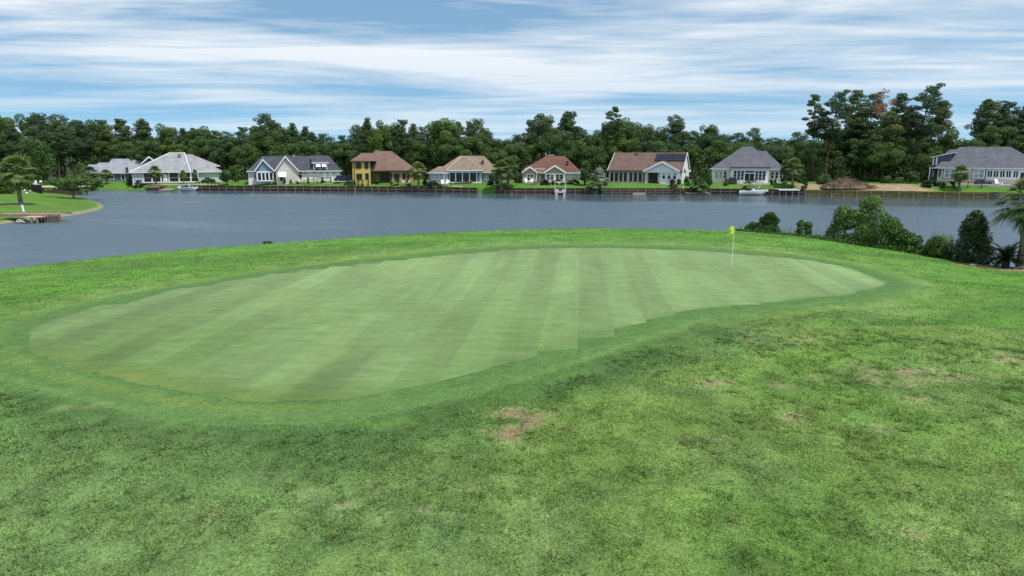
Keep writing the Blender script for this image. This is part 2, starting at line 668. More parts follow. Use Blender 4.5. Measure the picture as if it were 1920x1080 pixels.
# the putting surface: one sheet of mown strips whose ends are stepped
SA = .098
du, dv = np.array([math.cos(SA), -math.sin(SA)]), np.array([math.sin(SA), math.cos(SA)])
SW = .28
GU, GV = GP @ du, GP @ dv
u0, u1 = GU.min(), GU.max()
V_, Q_, C_ = [], [], []
tone_prev = 0
for k in range(int(u0 / SW) - 1, int(u1 / SW) + 2):
    a, b = k * SW, (k + 1) * SW
    kk = (k // 4) * 4 + 2
    uq, uf = kk * SW, (a + b) / 2
    ge = np.roll(np.stack([GU, GV], 1), -1, 0)
    def cuts_at(uc):
        c_ = [q + (s_ - q) * (uc - p) / (r_ - p) for (p, q), (r_, s_) in zip(np.stack([GU, GV], 1), ge) if (p - uc) * (r_ - uc) < 0]
        return (min(c_), max(c_)) if len(c_) > 1 else None
    cols_ = 4
    us = np.linspace(a, b, cols_)
    cl = [cuts_at(float(q)) for q in us]
    cq = cuts_at(uq)
    if cq is None or any(q is None for q in cl):
        continue
    rs = random.Random(kk * 7 + 3)
    w0 = float(smooth(-5.5, -3.0, np.array((a + b) / 2))) * rs.choice([0, .15, .3, .75])     # a few passes end in a step, most are trimmed smooth
    o0 = rs.choice([0, .05, .15]) if w0 < .5 else -.12
    w1, o1 = rs.choice([.25, .7, .9]), rs.uniform(.05, .22)
    v0c = np.array([q[0] + w0 * (cq[0] - q[0]) + o0 for q in cl])
    v1c = np.array([q[1] + w1 * (cq[1] - q[1]) - o1 for q in cl])
    v0, v1 = float(v0c.mean()), float(v1c.mean())
    if (v1c - v0c).min() < .3:
        continue
    tone = 1 + .04 * (1 if (k // 4) % 2 else -1) + rs.uniform(-.035, .035)
    n = max(2, int((v1 - v0) / .16))
    ts = np.linspace(0, 1, n + 1)[:, None]
    UU, VV = np.repeat(us[None], n + 1, 0), v0c[None] + ts * (v1c - v0c)[None]
    xx, yy = UU * du[0] + VV * dv[0], UU * du[1] + VV * dv[1]
    zz = near_z(xx, yy) + .012
    zz[0] -= .03
    zz[-1] -= .03
    i0 = len(V_)
    V_ += list(np.stack([xx, yy, zz], -1).reshape(-1, 3))
    ii = i0 + np.arange((n + 1) * cols_).reshape(n + 1, cols_)
    Q_ += list(np.stack([ii[:-1, :-1], ii[:-1, 1:], ii[1:, 1:], ii[1:, :-1]], -1).reshape(-1, 4))
    base = np.array([.158, .238, .098])
    lo = fbm(xx * .25, yy * .12, 61, 3)[..., None]
    cc = base * (.74 + .52 * lo) * tone
    thin = (smooth(30, 17, yy) * (.35 + .65 * smooth(.35, .6, fbm(xx * .18, yy * .15, 62, 3))))[..., None]  # front is darker: light off the leaning grain, put into the colour
    cc = cc * (1 - thin) + cc * np.array([.72, .78, .62]) * thin
    yel = (smooth(.62, .8, fbm(xx * .35 + 4, yy * .3, 71, 3)) * .35)[..., None]
    cc = cc * (1 - yel) + np.array([.185, .262, .085]) * yel
    sdv = poly_sdf(xx, yy, GP)
    fx, fy, _ = near_pt(235, 708)
    spot = (smooth(1.0, .2, np.hypot((xx - fx) / .95, (yy - fy) / .6) + .7 * (fbm(xx * 2, yy * 2, 3, 3) - .5)))[..., None]
    cc = cc * (1 - .8 * spot) + np.array([.30, .29, .075]) * .8 * spot
    ff = (smooth(-5.5, -10.5, xx) * smooth(19.5, 16, yy) * .45 * smooth(.4, .6, fbm(xx * .6, yy * .6, 14, 3)))[..., None]
    cc = cc * (1 - ff) + np.array([.10, .17, .045]) * ff
    ed = (smooth(-.75, -.05, sdv) * .5 * smooth(.30, .62, fbm(xx * .8, yy * .8, 24, 2)))[..., None]
    cc = cc * (1 - ed) + np.array([.088, .150, .052]) * ed
    fl_ = (smooth(-1.7, -.25, sdv) * smooth(-2.5, -6.5, xx) * smooth(20.5, 18.5, yy) * .8)[..., None]
    cc = cc * (1 - fl_) + np.array([.105, .165, .040]) * fl_
    C_ += list(cc.reshape(-1, 3))
m, nt, b = new_mat('putting_turf')
c = N(nt, 'ShaderNodeAttribute', attribute_name='col').outputs['Color']
p = worldpos(nt)
pr = mapped(nt, p, (1, 1, 1), (0, 0, SA))
for vec, s, a_ in ((mapped(nt, pr, (.55, 1.6, 1)), 1.5, .12), (mapped(nt, pr, (.8, .10, 1)), 1.0, .12), (mapped(nt, pr, (2.6, .25, 1)), 1.0, .05), (mapped(nt, pr, (1.2, 5, 1)), 2.0, .09), (p, 60, .12), (p, 14, .10)):
    f = ramp(nt, noise(nt, vec, s, 4, .6), [(.3, 1 - a_), (.7, 1 + a_)])
    c = mixrgb(nt, 1.0, c, f, 'MULTIPLY')
nt.links.new(c, b.inputs['Base Color'])
b.inputs['Roughness'].default_value = .9
b.inputs['Specular IOR Level'].default_value = .15
o = np_mesh('putting_green', np.array(V_), np.array(Q_), m, cols=np.array(C_), smoothed=True)
tag(o, kind='structure')


# grass blades of the rough: nobody could count them
def blades():
    P = []
    for r0, r1, dens in ((7.5, 11, 2300), (11, 15, 1700), (15, 20, 950), (20, 27, 420), (27, 38, 120), (38, 50, 45)):
        area = (r1 * r1 - r0 * r0) * 1.0
        n = int(area * dens)
        r = np.sqrt(NR.uniform(r0 * r0, r1 * r1, n))
        a = NR.uniform(-1.0, 1.0, n)
        P.append(np.stack([r * np.sin(a), r * np.cos(a), r], 1))
    P = np.concatenate(P)
    x, y, r = P.T
    sd = poly_sdf(x, y, GP)
    m, _ = bare_mask(x, y)
    az = np.arctan2(x, y)
    rc = np.interp(az, _fa, _fr)
    keep = (sd > 1.2) & (NR.random(len(x)) > m * .8) & (r < rc + 4) & (np.hypot((x - bx - 1.6) / 1.7, y - by - 1.2) > 2.0)
    x, y, r, sd = x[keep], y[keep], r[keep], sd[keep]
    n = len(x)
    dark = NR.uniform(.85, 1.15, n)
    tuft = np.zeros(n, bool)
    # coarser tufts standing out of the sward
    nt_ = 9000
    r2 = np.sqrt(NR.uniform(7.5 ** 2, 24 ** 2, nt_)); a2 = NR.uniform(-1.0, 1.0, nt_)
    tx, ty = r2 * np.sin(a2), r2 * np.cos(a2)
    k2 = (poly_sdf(tx, ty, GP) > 1.7) & (fbm(tx * .8, ty * .8, 201, 3) > .42)
    tx, ty = tx[k2], ty[k2]
    nb = 16
    rad = NR.uniform(.02, .09, len(tx))
    td = NR.uniform(.7, 1.3, len(tx))
    bx2 = (tx[:, None] + NR.normal(0, 1, (len(tx), nb)) * rad[:, None]).ravel()
    by2 = (ty[:, None] + NR.normal(0, 1, (len(tx), nb)) * rad[:, None]).ravel()
    x, y = np.concatenate([x, bx2]), np.concatenate([y, by2])
    r = np.hypot(x, y)
    sd = np.concatenate([sd, np.full(len(bx2), 3.0)])
    dark = np.concatenate([dark, np.repeat(td, nb)])
    tuft = np.concatenate([tuft, np.ones(len(bx2), bool)])
    n = len(x)
    z = near_z(x, y)
    clump = smooth(.35, .7, fbm(x * 3.1, y * 2.4, 88, 3))
    h = (.018 + .026 * clump) * NR.uniform(.6, 1.3, n) * np.where(tuft, 1.9, 1) * np.where(sd < 2, .6, 1) * (1 + .02 * np.maximum(r - 15, 0))
    w = (.0035 + .00042 * r) * NR.uniform(.7, 1.4, n)
    th = NR.uniform(0, 2 * math.pi, n)
    ln = NR.uniform(.5, 2.0, n) * h
    lt = th + math.pi / 2 * np.where(NR.random(n) < .5, 1, -1) + NR.normal(0, .35, n)
    base = np.stack([x, y, z - .004], 1)
    wd = np.stack([np.cos(th) * w, np.sin(th) * w, np.zeros(n)], 1)
    tip = base + np.stack([np.cos(lt) * ln, np.sin(lt) * ln, h], 1)
    V = np.stack([base - wd, base + wd, tip], 1).reshape(-1, 3)
    Q = np.arange(3 * n).reshape(n, 3)
    c = lawn_rgb(x, y, sd)
    c = c * (.70 + 1.05 * NR.random(n) ** 1.3)[:, None] * (.85 + .35 * clump)[:, None] * dark[:, None]
    dry = NR.random(n) < .04
    c[dry] = np.array([.26, .25, .13])
    c = np.repeat(c, 3, 0)
    return V, Q, c


V, Q, c = blades()
BL = attr_color_mat('grass_blade', (), .7, 0)
tr = N(BL.node_tree, 'ShaderNodeBsdfTranslucent')
BL.node_tree.links.new(BL.node_tree.nodes['Attribute'].outputs['Color'], tr.inputs[0])
mx_ = N(BL.node_tree, 'ShaderNodeMixShader'); mx_.inputs[0].default_value = .35
BL.node_tree.links.new(BL.node_tree.nodes['Principled BSDF'].outputs[0], mx_.inputs[1])
BL.node_tree.links.new(tr.outputs[0], mx_.inputs[2])
BL.node_tree.links.new(mx_.outputs[0], BL.node_tree.nodes['Material Output'].inputs[0])
o = np_mesh('grass', V, Q, BL, cols=c)
tag(o, 'short rough grass growing round the putting green', 'grass', kind='stuff')

# ------------------------------------------------------------------ water
m, nt, b = new_mat('pond_water')
p = worldpos(nt)
b.inputs['Base Color'].default_value = (.070, .110, .146, 1)
b.inputs['IOR'].default_value = 1.33
sx_ = N(nt, 'ShaderNodeSeparateXYZ'); nt.links.new(p, sx_.inputs[0])
lee = N(nt, 'ShaderNodeMapRange'); 
ly_ = N(nt, 'ShaderNodeMath', operation='MULTIPLY_ADD'); nt.links.new(sx_.outputs[0], ly_.inputs[0]); ly_.inputs[1].default_value = .30; nt.links.new(sx_.outputs[1], ly_.inputs[2])
nt.links.new(ly_.outputs[0], lee.inputs[0])      # sheltered water under the far bank
lee.inputs[1].default_value, lee.inputs[2].default_value, lee.inputs[3].default_value, lee.inputs[4].default_value = 122, 151, .10, -.55
wn = noise(nt, mapped(nt, p, (.026, .085, 1), (0, 0, .08)), 1.0, 6, .66, .8)
sm = N(nt, 'ShaderNodeMath', operation='ADD'); nt.links.new(wn, sm.inputs[0]); nt.links.new(lee.outputs[0], sm.inputs[1])
wind = ramp(nt, sm.outputs[0], [(.30, 0.), (.60, 1.)])
rg_ = N(nt, 'ShaderNodeMapRange'); nt.links.new(wind, rg_.inputs[0]); rg_.inputs[3].default_value, rg_.inputs[4].default_value = .05, .44
nt.links.new(rg_.outputs[0], b.inputs['Roughness'])
h1 = noise(nt, mapped(nt, p, (1.0, 1.7, 1), (0, 0, .3)), 1.6, 3, .6)
h2 = noise(nt, mapped(nt, p, (1.2, 1, 1), (0, 0, -.5)), 4.5, 2, .6)
ad = N(nt, 'ShaderNodeMath', operation='MULTIPLY_ADD')
nt.links.new(h2, ad.inputs[0]); ad.inputs[1].default_value = .4; nt.links.new(h1, ad.inputs[2])
bs_ = N(nt, 'ShaderNodeMapRange'); nt.links.new(wind, bs_.inputs[0]); bs_.inputs[3].default_value, bs_.inputs[4].default_value = .14, 1.0
bn = N(nt, 'ShaderNodeBump')
bn.inputs['Distance'].default_value = .26
nt.links.new(ad.outputs[0], bn.inputs['Height'])
nt.links.new(bs_.outputs[0], bn.inputs['Strength'])
nt.links.new(bn.outputs[0], b.inputs['Normal'])
WATER = m
w = MB()
xs = [-900, -300, -100, 0, 100, 300, 900]
ys = [15, 60, 110, 160, 220]
for i in range(len(xs) - 1):
    for j in range(len(ys) - 1):
        w.poly([(xs[i], ys[j], 0), (xs[i + 1], ys[j], 0), (xs[i + 1], ys[j + 1], 0), (xs[i], ys[j + 1], 0)])
tag(w.build('water', WATER), kind='structure')

# ------------------------------------------------------------------ far bank
BANK_PX = [(-250, 359), (0, 358), (100, 357), (150, 356.5), (272, 356.5), (420, 357.5), (640, 359), (800, 360.5), (960, 363), (1300, 363.2), (1500, 366), (1640, 368), (1780, 371), (1920, 373), (2250, 378)]
_b = np.array([on_z(p, q, 0) for p, q in BANK_PX])


def bank_y(x):
    return np.interp(x, _b[:, 0], _b[:, 1])


PLAT = [(-130, 1.3), (-95, 1.45), (-70, 1.55), (-45, 1.85), (-28, 1.95), (0, 1.95), (10, 1.9), (35, 2.05), (55, 2.1), (70, 2.2), (95, 2.5), (130, 2.6)]
_pl = np.array(PLAT)


def edge_z(x):
    return np.where(np.asarray(x) < -84.5, .12, 1.02)


def far_z(x, y):
    x = np.asarray(x, float)
    d = np.maximum(np.asarray(y, float) - bank_y(x), 0)
    pl = np.interp(x, _pl[:, 0], _pl[:, 1])
    w = np.where(x < -74, 3.4, 5.5)
    s = smooth(0, w, d) * .75 + np.clip(d / w, 0, 1) * .25
    return edge_z(x) + (pl - edge_z(x)) * s


fx_ = np.unique(np.concatenate([np.arange(-150, 151, 1.0), [-84.6, -84.4], axis(-150, 150, 10, -3500, 3500, 1.5)]))
fd = np.array([0, .6, 1.2, 2, 3, 4, 5, 6, 7, 8, 9, 10, 12, 14, 17, 20, 24, 30, 36, 45, 60, 90, 150, 300, 700, 1600, 4000])
FX, FD = np.meshgrid(fx_, fd)
FY = bank_y(FX) + FD
FZ = far_z(FX, FY)
FX = np.vstack([FX[:1], FX]); FY = np.vstack([FY[:1], FY]); FZ = np.vstack([np.full((1, FX.shape[1]), -1.6), FZ])
nA = fbm(FX * .15, FY * .15, 4, 3)[..., None]
fcol = np.array([.060, .150, .022]) * (1 - nA) + np.array([.098, .192, .034]) * nA
woods = smooth(21, 27, FY - bank_y(FX) + 6 * (fbm(FX * .1, FY * .1, 6, 2) - .5))[..., None]
fcol = fcol * (1 - woods) + np.array([.045, .05, .025]) * woods
lotx0, lotx1 = X_at(1512, 142), X_at(1768, 136)
lot = smooth(lotx0 - .8, lotx0 + 1.2, FX) * smooth(lotx1 + 1.2, lotx1 - 2.5, FX + .25 * (FY - bank_y(FX)))
lot = lot * smooth(8, 3.5, FY - bank_y(FX) + 5 * (fbm(FX * .3, FY * .3, 9, 3) - .5))
lot = lot[..., None]
soil = np.array([.29, .22, .145]) * (.75 + .5 * fbm(FX * .8, FY * .8, 33, 3)[..., None])
fcol = fcol * (1 - lot) + soil * lot
ny, nx = FX.shape
idx = np.arange(nx * ny).reshape(ny, nx)
quads = np.stack([idx[:-1, :-1], idx[:-1, 1:], idx[1:, 1:], idx[1:, :-1]], -1).reshape(-1, 4)
LAWN = attr_color_mat('far_lawn', ((9, .25), (1.6, .2), (.35, .12)), .95, .4, 6)
o = np_mesh('lawn', np.stack([FX, FY, FZ], -1).reshape(-1, 3), quads, LAWN, cols=fcol.reshape(-1, 3), smoothed=False)
tag(o, kind='structure')

# ------------------------------------------------------------------ peninsula on the left
PEN_PX = [(-40, 424), (0, 420), (40, 415), (100, 408.5), (125, 405), (150, 401), (172, 396.5), (190, 391), (194, 386.5), (187, 381), (168, 374.5), (145, 369), (118, 365.5), (88, 363), (40, 361.5), (-60, 361)]
PP = np.array([on_z(p, q, 0) for p, q in PEN_PX])
PP = np.vstack([PP, [[-260, 142], [-260, 78]]])


def pen_z(x, y):
    d = -poly_sdf(np.asarray(x, float), np.asarray(y, float), PP)
    inland = .6 * smooth(-84, -106, np.asarray(x, float)) * smooth(0, 6, d)
    return np.where(d < 0, d * .4, .05 + .25 * smooth(0, .7, d) + .75 * smooth(.5, 11, d) + inland)


px_, py_ = axis(-96, -58, .5, -270, -50, 1.4), np.arange(74, 150, .6)
PX, PY = np.meshgrid(px_, py_)
PZ = np.maximum(pen_z(PX, PY), -1.6)
dd = -poly_sdf(PX, PY, PP)
nA = fbm(PX * .3, PY * .3, 14, 3)[..., None]
pc = np.array([.066, .150, .022]) * (1 - nA) + np.array([.100, .192, .034]) * nA
sand = smooth(.75, .4, dd + .5 * (fbm(PX * .9, PY * .9, 15, 2) - .5))[..., None]
pc = pc * (1 - sand) + np.array([.24, .22, .125]) * sand
plx, ply = on_z(33, 384.5, .95)
mul = smooth(1.7, 1.1, np.hypot(PX - plx - .6, (PY - ply + 1.0) * .8))[..., None]
pc = pc * (1 - .8 * mul) + np.array([.25, .19, .12]) * .8 * mul
ny, nx = PX.shape
idx = np.arange(nx * ny).reshape(ny, nx)
quads = np.stack([idx[:-1, :-1], idx[:-1, 1:], idx[1:, 1:], idx[1:, :-1]], -1).reshape(-1, 4)
o = np_mesh('peninsula_ground', np.stack([PX, PY, PZ], -1).reshape(-1, 3), quads, LAWN, cols=pc.reshape(-1, 3), smoothed=True)
tag(o, kind='structure')


def pen_pt(px, py):
    z = .9
    for _ in range(30):
        x, y = on_z(px, py, z)
        z = .6 * z + .4 * float(np.clip(pen_z(np.array([x]), np.array([y]))[0], .25, 1.8))
    return x, y, z


def far_pt(px, py):
    z = 1.6
    for _ in range(14):
        x, y = on_z(px, py, z)
        z = .5 * z + .5 * float(far_z(x, y))
    return x, y, z


def far_at(px, y):
    x = X_at(px, y)
    return x, y, float(far_z(x, y))

# ------------------------------------------------------------------ houses
class House:
    def __init__(s, name, label, pxc, D, pyb, yaw=0.0):
        r = ray(pxc, 330)
        s.az = math.atan2(r[0], r[1])
        s.pxc, s.D = pxc, D
        s.zb = 0
        s.zb = s.p(pxc, pyb, 0)[2]
        loc = (D * math.sin(s.az), D * math.cos(s.az), s.zb)
        s.t = thing(name, label, 'house', loc, -s.az + yaw)

    def p(s, px, py, dy=0.0):
        r = ray(px, py)
        c, n = math.cos(s.az), math.sin(s.az)
        rx, ry = r[0] * c - r[1] * n, r[0] * n + r[1] * c
        t = (s.D + dy) / ry
        return rx * t, dy, ZC + r[2] * t - s.zb

    def x(s, px, dy=0.0):
        return s.p(px, 325, dy)[0]

    def z(s, py, dy=0.0):
        return s.p(s.pxc, py, dy)[2]

    def box(s, name, px0, px1, pyt, pyb, dy0, dy1, mat, parent=None, label=None):
        return MB().box(s.x(px0, dy0), s.x(px1, dy0), dy0, dy1, s.z(pyb, dy0), s.z(pyt, dy0)).build(name, mat, parent or s.t, label=label)

    def wall(s, px0, px1, pyt, dy0, depth, mat, label=None):
        return MB().box(s.x(px0, dy0), s.x(px1, dy0), dy0, dy0 + depth, -.8, s.z(pyt, dy0)).build('wall', mat, s.t, label=label)

    def hip(s, px0, px1, pye, r0, r1, pyr, dy0, depth, mat, oh=.5, fascia=W, caps=None):
        ye, yb, ym = dy0 - oh, dy0 + depth + oh, dy0 + depth / 2
        x0, x1, ze = s.x(px0, ye), s.x(px1, ye), s.z(pye, ye)
        a0, a1, zr = s.x(r0, ym), s.x(r1, ym), s.z(pyr, ym)
        P = [(x0, ye, ze), (x1, ye, ze), (x1, yb, ze), (x0, yb, ze), (a0, ym, zr), (a1, ym, zr)]
        m = MB().faces(P, [(0, 1, 5, 4), (1, 2, 5), (2, 3, 4, 5), (3, 0, 4), (3, 2, 1, 0)])
        ro = m.build('roof', mat, s.t)
        g = MB()
        t = .05
        g.box(x0 - t, x1 + t, ye - t, ye + .1, ze - .2, ze - .012).box(x0 - t, x1 + t, yb - .1, yb + t, ze - .2, ze - .012)
        g.box(x0 - t, x0 + .1, ye + .1, yb - .1, ze - .2, ze - .012).box(x1 - .1, x1 + t, ye + .1, yb - .1, ze - .2, ze - .012)
        g.build('fascia', fascia, ro)
        if caps:
            c = MB()
            for a, b in ((0, 4), (1, 5), (4, 5)):
                c.tube([P[a], P[b]], .14, 6)
            c.build('ridge_cap', caps, ro)
        return ro

    def gable(s, px0, px1, pye, pa, pya, dy0, back, roofm, wallm, pyb=None, trim=W, oh=.35, th=.16):
        """front facing gable: two slopes, a gable wall and rake boards"""
        ye = dy0 - oh
        x0, x1, ze = s.x(px0, ye), s.x(px1, ye), s.z(pye, ye)
        xa, za = s.x(pa, ye), s.z(pya, ye)
        m = MB()
        m.prism_y([(x0, ze), (xa, za), (xa, za + th), (x0, ze + th)], ye, dy0 + back)
        m.prism_y([(x1, ze), (x1, ze + th), (xa, za + th), (xa, za)], ye, dy0 + back)
        ro = m.build('roof', roofm, s.t)
        k = .3
        t = MB()
        t.prism_y([(x0 - .04, ze - k * .8), (xa, za - k * .8), (xa, za + th + .02), (x0 - .04, ze + th)], ye - .08, ye - .004)
        t.prism_y([(x1 + .04, ze - k * .8), (x1 + .04, ze + th), (xa, za + th + .02), (xa, za - k * .8)], ye - .08, ye - .004)
        t.build('rake_board', trim, ro)
        f = .5 * (px1 - px0) * .04
        zb = -.8 if pyb is None else s.z(pyb, dy0)
        wx0, wx1 = x0 + .3, x1 - .3
        sl0, sl1 = (za - ze) / (xa - x0), (za - ze) / (x1 - xa)
        MB().prism_y([(wx0, zb), (wx1, zb), (wx1, ze + .3 * sl1 - .03), (xa, za - .03), (wx0, ze + .3 * sl0 - .03)], dy0, dy0 + min(back, 4.0)).build('wall', wallm, s.t)
        return ro

    def window(s, px0, py0, px1, py1, dy, frame=W, pane=DARKG, cols=1, rows=1, fw=.1, name='window'):
        x0, x1, z1, z0 = s.x(px0, dy), s.x(px1, dy), s.z(py0, dy), s.z(py1, dy)
        a, b = dy - .075, dy + .02
        m = MB()
        m.box(x0 - fw, x0, a, b, z0 - fw, z1 + fw).box(x1, x1 + fw, a, b, z0 - fw, z1 + fw)
        m.box(x0, x1, a, b, z1, z1 + fw).box(x0, x1, a - .03, b, z0 - fw, z0)
        for k in range(1, cols):
            xx = x0 + (x1 - x0) * k / cols
            m.box(xx - fw * .4, xx + fw * .4, a + .004, b, z0, z1)
        for k in range(1, rows):
            zz = z0 + (z1 - z0) * k / rows
            m.box(x0, x1, a + .008, b - .003, zz - fw * .3, zz + fw * .3)
        o = m.build(name, frame, s.t)
        MB().box(x0, x1, dy - .03, dy - .006, z0, z1).build('pane', pane, o)
        return o

    def screens(s, xs, py0, py1, dy, post=W, pane=SCREEN, w=.14, rail=None, beam=None):
        """screened porch: posts at the given pixels with dark mesh between them"""
        z1, z0 = s.z(py0, dy), s.z(py1, dy)
        X = [s.x(q, dy) for q in xs]
        for q in X:
            MB().box(q - w / 2, q + w / 2, dy - .1, dy + .06, z0, z1).build('post', post, s.t)
        for a, b in zip(X[:-1], X[1:]):
            o = MB().box(a + w / 2, b - w / 2, dy - .015, dy + .015, z0 + .02, z1 - .02).build('screen_panel', pane, s.t)
            if rail:
                zr = s.z(rail, dy)
                MB().box(a + w / 2, b - w / 2, dy - .06, dy - .02, zr - .05, zr + .05).build('rail', post, o)
        if beam:
            zb = s.z(beam, dy)
            MB().box(X[0] - w / 2, X[-1] + w / 2, dy - .12, dy + .2, z1, zb).build('beam', post, s.t)
        MB().box(X[0] - w / 2, X[-1] + w / 2, dy - .09, dy + .2, z0 - .25, z0).build('threshold', post, s.t)

    def pipe(s, px, py0, py1, dy, mat=BLACK, r=.14):
        x, z0, z1 = s.x(px, dy), s.z(py1, dy), s.z(py0, dy)
        MB().tube([(x, dy, z0), (x, dy, z1)], r, 8).tube([(x, dy, z1), (x, dy, z1 + .08)], r * 1.5, 8).build('vent_pipe', mat, s.t)

    def small_vent(s, px, py, dy, mat=BLACK, w=.35):
        x, z = s.x(px, dy), s.z(py, dy)
        MB().prism_x([(dy - .5, z - .18), (dy + .3, z - .18), (dy + .25, z + .22), (dy - .3, z + .2)], x - w, x + w).build('roof_vent', mat, s.t)


R_LG = roof_mat('light_grey_shingles', (.265, .27, .285))
R_MG = roof_mat('grey_shingles', (.25, .265, .30))
R_DG = roof_mat('charcoal_shingles', (.066, .070, .088))
R_SL = roof_mat('slate_shingles', (.105, .112, .135))
R_BR = roof_mat('brown_shingles', (.165, .108, .088))
R_TN = roof_mat('tan_shingles', (.205, .165, .128))
R_RD = roof_mat('red_brown_shingles', (.135, .070, .055))
R_RB = roof_mat('rosy_brown_shingles', (.140, .092, .080))
S_LB = siding_mat('pale_grey_siding', (.50, .56, .56))
S_DB = siding_mat('dark_blue_siding', (.055, .09, .14))
S_TL = siding_mat('blue_teal_siding', (.16, .29, .35))
S_WH = siding_mat('white_siding', (.70, .71, .73))
S_TN = siding_mat('tan_siding', (.42, .34, .19))
S_GY = siding_mat('grey_siding', (.30, .29, .28))
YEL_ST = M('yellow_stucco', (.55, .42, .115), .85, .8, .14)
TAN_ST = M('tan_stucco', (.36, .27, .13), .85, .8, .15)
B_PALE = brick_mat('pale_brick', (.54, .48, .43), (.68, .62, .57))
B_WHITE = brick_mat('white_brick', (.66, .63, .60), (.78, .75, .72))
B_PINK = brick_mat('pink_brick', (.44, .33, .29), (.60, .50, .45))
BROWN = M('brown_trim', (.10, .06, .045), .7, 2, .15)
CAPW = M('pale_ridge_cap', (.58, .63, .63), .8, 2, .1)

# -- light grey hipped house far left
h = House('hipped_house', 'wide house with light grey hipped roof and screened porch behind the boardwalk', 330, 188, 341)
h.hip(242.5, 357.5, 322, 321, 349.5, 287, 0, 17, R_LG, caps=CAPW)
h.hip(322, 418.8, 322.4, 350, 364.5, 289.5, 1.2, 16, R_LG)
h.hip(330, 413.5, 311, 345, 363, 289.8, 6, 16, R_LG)
h.wall(247, 267.5, 322.4, 0, 16, S_LB)
h.wall(371, 416, 322.6, 1.2, 14, S_LB)
h.wall(267.5, 371, 322.6, 4.0, 11, S_GY)
for a in (250.4, 255.6, 261.2):
    h.window(a, 325.5, a + 3.6, 335, 0, pane=PALEG)
h.window(410, 324.5, 413, 328.5, 1.2)
h.screens([268, 284, 301, 306.5, 316, 335, 357, 370.5], 324, 340.4, .15, w=.3, rail=333, beam=321.8)
h.box('door', 307.5, 313, 327, 339.8, .02, .08, WB)
h.small_vent(339.5, 290.5, 6.5)

# -- blue grey house beyond it
h = House('gabled_house', 'grey roofed house with dark blue gable, half hidden behind the light grey hipped house', 235, 211, 341)
h.hip(188, 262, 323.5, 213, 244, 297.6, 0, 14, R_MG)
h.hip(166, 222, 323.5, 187, 208, 304.5, 2, 11, R_MG)
h.hip(150, 200, 323.5, 168, 186, 308, 3, 9, R_MG)
h.hip(222, 300, 318, 246, 280, 293.8, 6, 16, R_MG)
h.gable(266, 300, 308, 282, 294, 5, 9, R_MG, S_DB, pyb=320)
h.wall(171, 262, 324, 0, 12, S_DB)
h.window(227, 327, 233, 337, 0, pane=DARKG)
h.window(206, 327, 212, 336, 0, pane=DARKG)

# -- charcoal house with two front gables
h = House('double_gabled_house', 'pale brick house with charcoal roof, two front gables and a shed dormer', 552, 174.5, 340.5)
h.hip(462.6, 641.2, 320.2, 494, 618, 292.6, 0, 15, R_DG)
h.wall(465, 639.5, 320.6, 0, 14, B_WHITE)
h.gable(478, 514, 320, 494.3, 299, -2.6, 8, R_DG, S_TL, pyb=323.2)
h.box('header', 481, 511, 320.6, 323.6, -2.62, -2.3, W)
h.screens([482, 490.2, 497.2, 504.4, 511.6], 323.8, 337.3, -2.5, w=.28)
h.window(476.7, 324, 479, 334, -.04, pane=BLUEG, fw=.08)
h.window(514.2, 325, 516, 337.5, -.04, fw=.05)
h.gable(515, 560.8, 321, 536.4, 293.2, -3.0, 9, R_DG, B_PALE)
h.window(524.4, 332.2, 530.5, 339, -3.0, fw=.06)
aw = MB()
x0, x1 = h.x(521.6, -3), h.x(536.6, -3)
aw.prism_x([(-3.02, h.z(322.7, -3)), (-3.9, h.z(331.2, -3.9)), (-3.9, h.z(331.6, -3.9)), (-3.02, h.z(323.3, -3))], x0, x1)
aw.build('awning', WB, h.t)
for a, b in ((603.5, 613), (615.6, 625.2), (627.6, 637)):
    g = h.box('garage_door', a, b, 325, 339.9, -.06, -.02, WB)
    m = MB()
    for k in range(1, 4):
        zz = h.z(339.9) + (h.z(325) - h.z(339.9)) * k / 4
        m.box(h.x(a), h.x(b), -.07, -.062, zz - .02, zz + .02)
    m.build('panel_groove', M('pale_grey', (.5, .5, .5)), g)
for a in (602.4, 614.4, 626.4, 638.2):
    h.box('wall_lamp', a - .6, a + .6, 323.8, 326.6, -.22, -.01, BLACK)
for a in (570.5, 586.5):
    h.box('wall_vent', a, a + 4.5, 323.8, 324.9, -.06, -.01, BROWN)
dz0, dz1 = h.z(317.6, .3), h.z(305.2, .3)
x0, x1 = h.x(588.2, .3), h.x(614.6, .3)
slope = (h.z(292.6, 7.5) - h.z(320.2, -.5)) / 8.0
yb = .3 + 3.6
d = MB().prism_x([(.3, dz0 - .3), (yb + .9, dz0 + slope * 3.9), (yb + .9, dz1 + 1.3), (.3, dz1)], x0, x1).build('dormer', S_TL, h.t)
MB().prism_x([(-.1, dz1 - .12), (yb + 1.6, dz1 + 1.55), (yb + 1.6, dz1 + 1.72), (-.1, dz1 + .05)], x0 - .35, x1 + .35).build('dormer_roof', R_DG, d)
MB().box(x0 - .4, x1 + .4, -.16, -.08, dz1 - .16, dz1 + .06).box(x0 - .02, x0 + .16, .2, .3, dz0 - .1, dz1 - .05).box(x1 - .16, x1 + .02, .2, .3, dz0 - .1, dz1 - .05).build('dormer_trim', W, d)
for a in (593, 604):
    h.window(a + 1, 308, a + 6.6, 315.6, .28, fw=.06)
    xa, xb = h.x(a, .2), h.x(a + 8.4, .2)
    MB().prism_x([(.2, h.z(306.8, .2)), (-.75, h.z(312.6, -.7)), (-.75, h.z(313.2, -.7)), (.2, h.z(307.4, .2))], xa, xb).build('awning', WB, h.t)
h.pipe(553, 291.6, 294, 7, W, .2)

